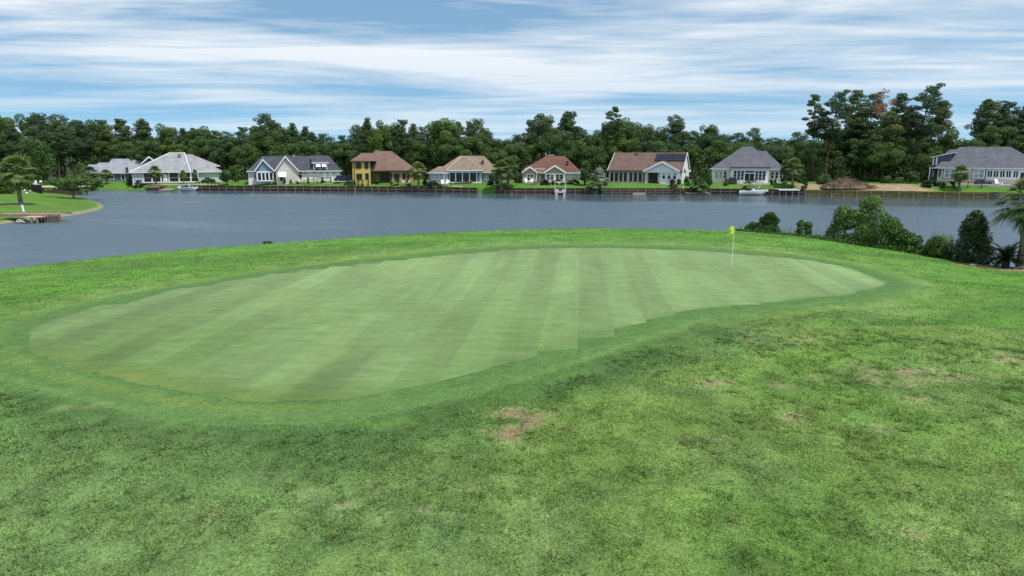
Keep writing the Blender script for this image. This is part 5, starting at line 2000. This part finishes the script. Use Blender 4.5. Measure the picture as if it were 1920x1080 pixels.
# ------------------------------------------------------------------ shrubs and small trees
def bush(name, label, c, rx, ry, H, n, leaf, mat, seed, dens=110, cat='shrub', shape='dome', stems=5, group=None, csize=(.26, .42), tone=(.15, .8), bark=BARK_P, clear=0.0):
    rg, rng = random.Random(seed), np.random.default_rng(seed)
    t = thing(name, label, cat, c, 0, group)
    L = Leaves()
    for k in range(n):
        f = rg.random()
        a = rg.uniform(0, 6.283)
        if shape == 'cone':
            prof = (1 - f) ** .62 * (.86 + .14 * min(1, f * 8))
        elif shape == 'round':
            prof = math.sqrt(max(0, 1 - (2 * f - 1) ** 2)) * .95 + .05
        else:
            prof = math.sqrt(max(0.02, 1 - f ** 1.7))
        q = math.sqrt(rg.uniform(.25, 1.0)) * prof
        s = rg.uniform(*csize) * (.7 if shape == 'cone' else 1)
        sx = s * min(rx, ry)
        z = clear + (H - clear) * f * (.93 if shape != 'dome' else .9)
        cc = (max(0, rx - sx * .45) * q * math.cos(a), max(0, ry - sx * .6) * q * math.sin(a), max(z, clear + sx * .4))
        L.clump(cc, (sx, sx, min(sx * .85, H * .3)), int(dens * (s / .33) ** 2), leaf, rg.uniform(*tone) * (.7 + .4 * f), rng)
    m = MB()
    for k in range(stems):
        a = k * 2.2 + rg.uniform(0, .6)
        e = rg.uniform(.25, .6)
        m.tube([(.06 * math.cos(a), .06 * math.sin(a), -.3), (rx * e * .5 * math.cos(a), ry * e * .5 * math.sin(a), H * .4), (rx * e * math.cos(a), ry * e * math.sin(a), H * .75)], [max(.03, H * .018), max(.02, H * .012), .012], 5)
    m.build('stem' if cat == 'shrub' else 'trunk', bark, t)
    L.build('foliage' if cat == 'shrub' else 'crown', mat, t)
    return t


def far_bush(label, px0, px1, top, y, mat, seed, n=16, leaf=.28, name='shrub', cat='shrub', shape='dome', clear=0.0, stems=4, dens=70, deep=None, tone=(.15, .8)):
    x0, x1 = X_at(px0, y), X_at(px1, y)
    xc = (x0 + x1) / 2
    zg = float(far_z(xc, y))
    H = on_y((px0 + px1) / 2, top, y)[2] - zg
    return bush(name, label, (xc, y, zg), (x1 - x0) / 2, deep or (x1 - x0) / 2, H, n, leaf, mat, seed, dens, cat, shape, stems, clear=clear, tone=tone)


FB = far_bush
FB('dark rounded tree between the light grey and charcoal roofed houses', 412, 435, 320, 164, L_OAK, 1, 26, name='small_tree', cat='tree', shape='round', clear=1.0)
FB('young conifer before the dark blue wall of the gabled house', 233, 246, 312, 168, L_DARK, 2, 16, name='conifer', cat='tree', shape='cone')
FB('low leafy shrub left of the hipped house porch', 236, 252, 331, 167.5, L_SHRUB, 3)
FB('low shrubs under the left windows of the hipped house', 251, 269, 336.5, 166.2, L_DARK, 61, 14, deep=1.2)
FB('clipped hedge along the right wall of the hipped house', 374, 404, 333.5, 170, L_DARK, 4, 22, deep=1.0, name='hedge')
FB('pale green shrub at the porch corner of the hipped house', 362, 373, 334, 168, L_LIGHT, 5, 8)
FB('grey green bush tree behind the rounded tree', 428, 452, 309, 172, L_OAK, 6, 24, name='small_tree', cat='tree', shape='round')
FB('yellow green shrub at the corner of the blue gable', 513, 519, 336.5, 163, L_LIGHT, 7, 6)
FB('brownish low shrub under the white awning', 522.5, 528.5, 337.4, 163.2, L_PURP, 8, 6)
FB('dark shrub at the right end of the awning window', 529.5, 537, 333.5, 163.2, L_DARK, 9, 8)
FB('brown low shrub at the middle of the brick gable', 541, 549, 337, 163.2, L_PURP, 10, 6)
FB('yellow green shrub at the right end of the brick gable', 553, 559, 337, 163.2, L_LIGHT, 11, 6)
FB('small lollipop tree with dark head before the pale brick wall', 559.6, 568, 322.5, 163, L_PURP, 12, 12, name='small_tree', cat='tree', shape='round', clear=1.4)
FB('dark conical shrub before the pale brick wall', 574, 580.5, 329.5, 163.4, L_DARK, 13, 10, shape='cone')
FB('reddish shrub behind the black metal fence', 600, 609, 333, 163.5, L_PURP, 14, 8)
for k, (a, b, tp) in enumerate(((661, 667, 336.5), (669, 674, 337), (677, 682, 337), (688, 693, 338))):
    FB(['low shrub at the left corner of the yellow house', 'low shrub under the left yellow house window', 'low shrub right of the lower yellow house window', 'low shrub at the porch corner of the yellow house'][k], a, b, tp, 159, L_SHRUB, 20 + k, 5)
FB('rounded shrub inside the yellow house porch', 703, 711, 334, 160.4, L_DARK, 25, 7)
FB('shrub before the tan window of the yellow house', 739, 749, 336.5, 158.6, L_SHRUB, 26, 8)
FB('tall dark shrub at the right window of the yellow house', 761, 772, 324, 158.2, L_OAK, 27, 12)
FB('low shrub left of the porch chairs at the yellow house', 730, 738, 338.5, 158, L_DARK, 28, 6)
FB('dark rounded shrub right of the palm by the yellow house', 791, 803, 329, 157.2, L_DARK, 29, 14)
FB('low dark hedge before the grey siding wing of the tan-roofed house', 798, 830, 338.5, 154.6, L_DARK, 30, 18, deep=.9, name='hedge')
FB('dark ball shrub at the right end of the tan-roofed house, nearer the porch', 912.5, 926, 331, 154.5, L_DARK, 31, 16, shape='round')
FB('dark ball shrub at the right end of the tan-roofed house, nearer the palms', 926, 938, 329, 155.4, L_DARK, 32, 16, shape='round')
FB('tall dark leafy shrub above the two ball shrubs', 915, 931, 315, 157.4, L_OAK, 33, 18)
FB('ground cover at the foot of the bushy palms', 926, 966, 343, 150.4, L_OAK, 34, 18, deep=1.4)
FB('dark green tree left of the tan gable of the red-brown house', 963, 978, 322, 158, L_OAK, 35, 20, name='small_tree', cat='tree')
FB('reddish hedge before the sunroom of the red-brown house', 1013.5, 1031, 337.4, 153.6, L_PURP, 36, 16, deep=.9, name='hedge')
FB('dark clipped hedge before the sunroom of the red-brown house', 1031.5, 1061, 337, 153.9, L_DARK, 37, 24, deep=.8, name='hedge')
FB('dark clipped hedge below the triple window of the red-brown house', 1061.5, 1088, 336.2, 154.3, L_DARK, 38, 22, deep=.8, name='hedge')
FB('dark upright tree with pale blossoms right of the red-brown house', 1086, 1108, 302, 152.8, L_OAK, 39, 40, name='small_tree', cat='tree', shape='round', clear=.8)
FB('dark small bush at the foot of the solar panel house corner', 1128, 1140, 332, 155, L_OAK, 40, 12)
FB('brownish hedge under the three windows of the solar panel house', 1254, 1270, 334.4, 151.6, L_PURP, 41, 14, deep=.9, name='hedge')
FB('little round tree before the white gable of the solar panel house', 1266.5, 1278.5, 333.5, 148, L_OAK, 42, 12, name='small_tree', cat='tree', shape='round', clear=.8)
FB('low bright shrub at the shore left of the flagpole', 1258, 1270, 348.4, 146.4, L_LIGHT, 43, 8)
FB('green hedge along the white side wall of the solar panel house', 1281, 1296, 331, 152.4, L_SHRUB, 44, 16, name='hedge')
FB('large leafy tree between the solar panel and slate hipped houses', 1306, 1337, 314, 151, L_OAK, 45, 46, name='small_tree', cat='tree')
FB('mixed tall shrub at the shore between the solar panel and slate houses', 1294, 1312, 333, 148.6, L_SHRUB, 46, 18)
FB('light green ball shrub left of the barbecue', 1357, 1367, 335, 151, L_LIGHT, 47, 9)
FB('light green ball shrub at the right end of the patio', 1442, 1451, 333, 150.2, L_LIGHT, 48, 9)
FB('dark shrub under the right windows of the slate hipped house', 1452, 1458, 335, 151.6, L_DARK, 49, 6)
FB('dark ball shrub behind the two palms', 1463, 1472, 334, 150.4, L_DARK, 50, 8)
FB('dark leafy shrub right of the dock railing', 1503, 1516, 331, 144.4, L_DARK, 51, 16)
FB('tall dark shrub filling the gap behind the dock palms', 1496, 1512, 318, 152, L_OAK, 52, 20)
FB('dark rounded shrub left of the brush pile', 1529, 1562, 329, 148, L_OAK, 53, 34)
FB('dark bush at the right end of the brush pile', 1652, 1676, 331, 147, L_OAK, 54, 20)
FB('light scrub between the two dark bushes on the soil lot', 1676, 1698, 332, 146.5, L_LIGHT, 55, 14)
FB('dark leafy bush right of the scrub on the soil lot', 1696, 1728, 322, 144.8, L_OAK, 56, 30)
FB('black green hedge at the edge of the soil lot by the farthest right house', 1728, 1766, 336.5, 139.5, L_DARK, 57, 34, deep=1.2, name='hedge')
FB('clipped ball shrub left of its twin under the farthest right house windows', 1767.5, 1777, 339.4, 138, L_DARK, 58, 8)
FB('clipped ball shrub right of its twin under the farthest right house windows', 1781.5, 1792, 339, 138, L_DARK, 59, 8)
FB('leafy tree trunked behind the blue grey gabled house', 130, 165, 300, 172, L_OAK, 60, 30, name='small_tree', cat='tree')

# spreading tree and bright tree on the peninsula
a = pen_pt(138, 372)
rg, rng = random.Random(77), np.random.default_rng(77)
t = thing('spreading_tree', 'low wide spreading tree leaning over the water at the peninsula tip', 'tree', a)
L, m = Leaves(), MB()
m.tube([(0, 0, -.3), (.05, 0, .7), (-.1, 0, 1.3)], [.24, .19, .17], 8)
ends = []
for k in range(9):
    q = k * .7
    R_ = rg.uniform(2.2, 4.6)
    e = (R_ * math.cos(q) * 1.05, R_ * .75 * math.sin(q), rg.uniform(2.2, 3.7))
    m.tube([(-.1, 0, 1.2), (e[0] * .4, e[1] * .4, 1.9), e], [.13, .09, .03], 6)
    ends.append(e)
for k in range(64):
    q = rg.uniform(0, 6.28)
    R_ = math.sqrt(rg.random()) * 4.7
    zt = 3.7 - .0 * R_ - .55 * (R_ / 4.7) ** 2 + rg.uniform(-1.0, .4)
    if rg.random() < .25:
        zt -= .9
    L.clump((R_ * math.cos(q) * 1.06 + .2, R_ * .75 * math.sin(q), zt), (.8, .8, .34), 100, .3, rg.uniform(.25, .95), rng)
for k in range(5):
    L.clump((3.2 + rg.uniform(0, 1.4), rg.uniform(-1, .6), rg.uniform(1.0, 1.9)), (.5, .5, .4), 50, .28, rg.uniform(.05, .3), rng)
m.build('trunk', BARK_L, t)
L.build('crown', L_LIGHT, t)
x, y = X_at(66, 152), 152.0
bush('leafy_tree', 'bright green feathery tree behind the mesh fence and the peninsula palm', (x, y, 1.2), 3.9, 3.6, 10.2, 60, .36, L_LIGHT, 78, 120, 'tree', 'round', 5, clear=1.4, bark=BARK_L)
x, y = X_at(5, 130), 130.0
bush('leafy_shrub', 'mid green bush at the left edge behind the peninsula palm', (X_at(2, 128), 128, .9), 2.6, 2.2, 4.2, 34, .3, L_SHRUB, 79, 110)

# ------------------------------------------------------------------ brush pile
a = far_pt(1600, 349.5)
rg = random.Random(9)
t = thing('brush_pile', 'long pile of torn roots and reddish soil on the bare lot', 'brush pile', (a[0], a[1] + 2.2, a[2]))
P, fs = [], []
nu, nv = 40, 14
for i in range(nu + 1):
    for j in range(nv + 1):
        u, v = i / nu * 2 - 1, j / nv * 2 - 1
        hx = (1 - abs(u) ** 2.2) * (1.15 if u < 0 else .85 - .35 * u)
        z = 1.75 * hx * max(0, 1 - v * v) ** .75
        z += (.55 * float(fbm(np.array([u * 7.0]), np.array([v * 4.0]), 5, 4)[0]) - .25) * (1 if z > .1 else 0)
        P.append((u * 5.6, v * 2.3, z - .06))
for i in range(nu):
    for j in range(nv):
        k = i * (nv + 1) + j
        fs.append((k, k + nv + 1, k + nv + 2, k + 1))
MB().faces(P, fs).build('soil_mound', M('red_brown_soil', (.125, .085, .058), .95, 1.2, .5, .6, 5), t)
m, m2 = MB(), MB()
for k in range(230):
    u, v = rg.uniform(-.95, .9), rg.uniform(-.9, .3)
    hx = (1 - abs(u) ** 2.2) * (1.15 if u < 0 else .85 - .35 * u)
    z = 1.75 * hx * max(0, 1 - v * v) ** .75 + rg.uniform(-.1, .25)
    q, l, e = rg.uniform(0, 6.28), rg.uniform(.3, 1.1), rg.uniform(-.5, .6)
    (m if k % 3 else m2).tube([(u * 5.6, v * 2.3, z), (u * 5.6 + l * math.cos(q) * .5, v * 2.3 + l * math.sin(q) * .5, z + e * l * .4 + .08), (u * 5.6 + l * math.cos(q), v * 2.3 + l * math.sin(q), z + e * l * .6)], [.07, .05, .02], 5)
m.build('roots', M('dark_roots', (.085, .055, .04), .95, 3, .4), t)['kind'] = 'stuff'
m2.build('branches', M('pale_branches', (.25, .185, .13), .95, 3, .3), t)['kind'] = 'stuff'

# ------------------------------------------------------------------ near shrubs on the right shore
def near_bush(name, label, px0, px1, top, beyond, mat, seed, **kw):
    pc = (px0 + px1) / 2
    r0 = ray(pc, 440)
    az = math.atan2(r0[0], r0[1])
    rr = float(np.interp(az, _fa, _fr)) + beyond
    x, y = rr * math.sin(az), rr * math.cos(az)
    z = float(near_z(x, y))
    x0, x1 = X_at(px0, y), X_at(px1, y)
    H = on_y(pc, top, y)[2] - z
    return bush(name, label, (x, y, z), (x1 - x0) / 2, kw.pop('deep', (x1 - x0) / 2), H, kw.pop('n', 30), kw.pop('leaf', .13), mat, seed, **kw)


NB = near_bush
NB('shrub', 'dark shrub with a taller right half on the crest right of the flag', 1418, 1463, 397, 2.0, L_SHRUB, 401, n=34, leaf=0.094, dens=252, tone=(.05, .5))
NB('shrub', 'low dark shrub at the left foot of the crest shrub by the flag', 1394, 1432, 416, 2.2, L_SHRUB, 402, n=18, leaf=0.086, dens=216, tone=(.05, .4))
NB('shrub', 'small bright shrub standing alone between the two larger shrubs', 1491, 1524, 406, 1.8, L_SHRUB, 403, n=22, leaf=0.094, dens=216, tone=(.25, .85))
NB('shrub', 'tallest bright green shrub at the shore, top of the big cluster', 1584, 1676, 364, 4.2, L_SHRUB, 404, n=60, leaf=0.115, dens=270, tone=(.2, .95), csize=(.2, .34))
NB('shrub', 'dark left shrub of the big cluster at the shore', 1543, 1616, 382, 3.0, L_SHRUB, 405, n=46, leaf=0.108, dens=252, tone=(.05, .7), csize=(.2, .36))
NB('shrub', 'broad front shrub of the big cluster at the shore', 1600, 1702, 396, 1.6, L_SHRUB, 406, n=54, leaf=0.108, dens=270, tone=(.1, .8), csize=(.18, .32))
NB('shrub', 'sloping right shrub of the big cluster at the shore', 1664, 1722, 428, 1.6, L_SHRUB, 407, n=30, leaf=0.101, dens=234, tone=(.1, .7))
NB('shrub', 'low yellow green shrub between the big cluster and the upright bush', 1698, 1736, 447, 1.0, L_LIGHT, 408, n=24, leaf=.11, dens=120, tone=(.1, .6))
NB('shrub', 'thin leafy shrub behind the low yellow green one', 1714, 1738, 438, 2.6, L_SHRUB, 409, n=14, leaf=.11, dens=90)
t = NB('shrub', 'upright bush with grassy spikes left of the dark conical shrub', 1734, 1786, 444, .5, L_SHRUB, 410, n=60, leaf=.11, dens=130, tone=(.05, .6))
L = Leaves()
rg, rng = random.Random(21), np.random.default_rng(21)
for k in range(70):
    x, y = rg.uniform(-.3, .95), rg.uniform(-.7, .5)
    h = rg.uniform(.9, 1.5) * (1 - .2 * abs(x))
    b = np.array([x, y, .3]); tp = b + np.array([rg.uniform(-.12, .16), rg.uniform(-.1, .1), h])
    w = np.array([.022, .01, 0])
    mid = (b + tp) / 2
    L.quads([[b - w, b + w, mid + w, mid - w], [mid - w, mid + w, tp + w * .2, tp - w * .2]], [rg.uniform(.3, .9)] * 2)
L.build('spikes', L_LIGHT, t)
a = near_pt(1839, 496)
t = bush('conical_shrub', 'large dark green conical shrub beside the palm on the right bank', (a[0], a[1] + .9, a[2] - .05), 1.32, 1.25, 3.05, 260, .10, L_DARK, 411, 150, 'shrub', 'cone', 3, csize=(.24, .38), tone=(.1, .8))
t = NB('shrub', 'tiny dark plant on the grass crest at the left', 489, 512, 452.6, .3, L_DARK, 412, n=9, leaf=.12, dens=40, stems=3)

# low weeds along the shore edge
L = Leaves()
for k in range(330):
    px = rg.uniform(1380, 1800)
    r0 = ray(px, 440)
    az = math.atan2(r0[0], r0[1])
    rr = float(np.interp(az, _fa, _fr)) + rg.uniform(.1, 2.4) * (1 if px > 1520 else .6)
    x, y = rr * math.sin(az), rr * math.cos(az)
    z = float(near_z(x, y))
    s = rg.uniform(.12, .3) * (1.0 if px > 1520 else .6)
    L.clump((x, y, z + s * .5), (s * 1.5, s, s), 40, .1, rg.uniform(.1, .8), rng, up=.1)
    for j in range(2):
        b = np.array([x + rg.uniform(-.3, .3), y + rg.uniform(-.2, .2), z])
        tp = b + np.array([rg.uniform(-.12, .12), rg.uniform(-.1, .1), rg.uniform(.2, .75)])
        w = np.array([.012, .006, 0])
        L.quads([[b - w, b + w, tp + w * .2, tp - w * .2]], [rg.uniform(.3, 1)])
tag(L.build('weeds', L_SHRUB), 'low weeds along the shore below the shrubs', 'weeds', kind='stuff')

# big palm and sago palm at the right edge
a = near_pt(1917, 504)
t = make_palm(58, 3.4, 1.8, 36, L_PALM, 'palm_tree', .2, True, 30, .036, 112)
t.location = (a[0] + .12, a[1] + .35, a[2])
tag(t, 'cabbage palm with long split fronds at the right edge of the picture', 'palm tree')
a = near_pt(1893, 502.5)
t = thing('sago_palm', 'dark sago palm between the conical shrub and the cabbage palm', 'sago palm', (a[0], a[1] + .35, a[2]))
MB().tube([(0, 0, -.2), (0, 0, .3), (0, 0, .48)], [.2, .2, .12], 9).build('trunk', BARK_P, t)
for k in range(26):
    L = Leaves()
    q = k * 2.4
    e = math.radians(72 - 78 * k / 26)
    Ln = rg.uniform(1.15, 1.5)
    prev = np.array([0, 0, .45])
    d = np.array([math.cos(q) * math.cos(e), math.sin(q) * math.cos(e), math.sin(e)])
    tone = .5 - .4 * k / 26 + (.45 if k > 21 else 0)
    npt = 16
    for j in range(npt):
        f = j / npt
        d = d + np.array([0, 0, -.085])
        d /= np.linalg.norm(d)
        nxt = prev + d * Ln / npt
        s = np.cross(d, [0, 0, 1.]); s /= np.linalg.norm(s) + 1e-9
        up = np.cross(s, d)
        w = s * .012
        L.quads([[prev - w, prev + w, nxt + w, nxt - w]], [tone])
        lw = .26 * math.sin(min(1, f * 1.15 + .15) * math.pi) + .03
        for sg in (-1, 1):
            for off in (0, .5):
                p0 = prev + (nxt - prev) * off
                tip = p0 + s * sg * lw + d * lw * .45 + up * .06
                ww = d * .028
                L.quads([[p0 - ww, p0 + ww, tip + ww * .3, tip - ww * .3]], [min(1, tone + rg.uniform(-.1, .1))])
        prev = nxt
    L.build('frond', L_SAGO, t)
# pale stones at the foot of the conical shrub
rr = random.Random(15)
for px, py, w, lab in ((1823, 498, .16, 'pale flat stone at the left foot of the dark conical shrub'), (1905, 504, .14, 'pale stone on the mulch under the cabbage palm')):
    a = near_pt(px, py)
    o = MB().ball((0, 0, .03), (w, w * .6, .07), 9, 6, .12, rr).build('stone', M('pale_stone', (.5, .48, .43), .9, 3, .2))
    o.location = a
    tag(o, lab, 'stone')

# ------------------------------------------------------------------ sky, sun, camera
world = bpy.data.worlds.new('World')
scene.world = world
world.use_nodes = True
nt = world.node_tree
nt.nodes.clear()
out = N(nt, 'ShaderNodeOutputWorld')
bg = N(nt, 'ShaderNodeBackground')
SKYZ = 4.1
SUN_EL, SUN_AZ = math.radians(64), math.radians(128)
sky = N(nt, 'ShaderNodeTexSky', sky_type='NISHITA')
sky.sun_disc = False
sky.sun_elevation, sky.sun_rotation = SUN_EL, SUN_AZ
sky.altitude, sky.air_density, sky.dust_density, sky.ozone_density = 0, 1.0, .35, 2.2
tc = N(nt, 'ShaderNodeTexCoord').outputs['Generated']
va = N(nt, 'ShaderNodeVectorMath', operation='ADD')
nt.links.new(tc, va.inputs[0]); va.inputs[1].default_value = (0, 0, .16)
vn = N(nt, 'ShaderNodeVectorMath', operation='NORMALIZE')
nt.links.new(va.outputs[0], vn.inputs[0])
nt.links.new(vn.outputs[0], sky.inputs[0])
sep = N(nt, 'ShaderNodeSeparateXYZ')
nt.links.new(tc, sep.inputs[0])
mx = N(nt, 'ShaderNodeMath', operation='MAXIMUM'); nt.links.new(sep.outputs[2], mx.inputs[0]); mx.inputs[1].default_value = 0
ay = N(nt, 'ShaderNodeMath', operation='ABSOLUTE'); nt.links.new(sep.outputs[1], ay.inputs[0])
am = N(nt, 'ShaderNodeMath', operation='MAXIMUM'); nt.links.new(ay.outputs[0], am.inputs[0]); am.inputs[1].default_value = .25
ad = N(nt, 'ShaderNodeMath', operation='MULTIPLY_ADD'); nt.links.new(am.outputs[0], ad.inputs[0]); ad.inputs[1].default_value = .12; nt.links.new(mx.outputs[0], ad.inputs[2])
dx = N(nt, 'ShaderNodeMath', operation='DIVIDE'); nt.links.new(sep.outputs[0], dx.inputs[0]); nt.links.new(ad.outputs[0], dx.inputs[1])
dy = N(nt, 'ShaderNodeMath', operation='DIVIDE'); nt.links.new(sep.outputs[1], dy.inputs[0]); nt.links.new(ad.outputs[0], dy.inputs[1])
cv = N(nt, 'ShaderNodeCombineXYZ'); cv.inputs[2].default_value = SKYZ; nt.links.new(dx.outputs[0], cv.inputs[0]); nt.links.new(dy.outputs[0], cv.inputs[1])
big = noise(nt, mapped(nt, cv.outputs[0], (.38, 1.05, 1), (0, 0, .09)), 1.0, 4, .5, .6)
mid = noise(nt, mapped(nt, cv.outputs[0], (.55, 2.3, 1), (0, 0, .16)), 1.0, 6, .56, .9)
fin = noise(nt, mapped(nt, cv.outputs[0], (1.1, 5.0, 1), (0, 0, .14)), 1.0, 7, .62, 1.2)
mb_ = ramp(nt, big, [(.36, 0.), (.66, 1.)])
mm_ = ramp(nt, mid, [(.36, 0.), (.72, 1.)])
mf_ = ramp(nt, fin, [(.3, .9), (.7, 1.)])
m1 = mixrgb(nt, .42, mb_, mm_, 'MIX')
fa_ = N(nt, 'ShaderNodeMath', operation='MULTIPLY_ADD')
nt.links.new(fin, fa_.inputs[0]); fa_.inputs[1].default_value = .55; nt.links.new(m1, fa_.inputs[2])
m2 = fa_.outputs[0]
cov = ramp(nt, m2, [(.41, .07), (.68, .48), (1.0, 1.0)])
low = ramp(nt, sep.outputs[2], [(.0, .42), (.07, .60), (.16, 1.0)])
cov2 = mixrgb(nt, 1.0, cov, low, 'MULTIPLY')
blue = mixrgb(nt, 1.0, sky.outputs[0], (1.06, 1.37, 1.31), 'MULTIPLY')
skyc = mixrgb(nt, cov2, blue, (8.2, 8.6, 8.9))
nt.links.new(skyc, bg.inputs[0])
bg.inputs[1].default_value = .115
nt.links.new(bg.outputs[0], out.inputs[0])

sd_ = bpy.data.lights.new('sun', 'SUN')
sd_.energy, sd_.angle, sd_.color = 4.2, math.radians(.53), (1, .955, .88)
so = bpy.data.objects.new('sun', sd_)
COL.objects.link(so)
sv = Vector((math.sin(SUN_AZ) * math.cos(SUN_EL), math.cos(SUN_AZ) * math.cos(SUN_EL), math.sin(SUN_EL)))
so.rotation_euler = sv.to_track_quat('Z', 'Y').to_euler()
so.location = (30, -30, 60)

cam = bpy.data.cameras.new('camera')
cam.sensor_width, cam.lens = 36, 36 * F / 1920
cam.clip_end, cam.clip_start = 9000, .1
co = bpy.data.objects.new('camera', cam)
COL.objects.link(co)
co.location = (0, 0, ZC)
co.rotation_euler = (math.pi / 2 - TH, 0, 0)
scene.camera = co
scene.view_settings.view_transform = 'Standard'
scene.view_settings.look = 'None'
scene.view_settings.exposure = 0
scene.view_settings.gamma = 1
scene.cycles.max_bounces = 6
scene.cycles.transparent_max_bounces = 4
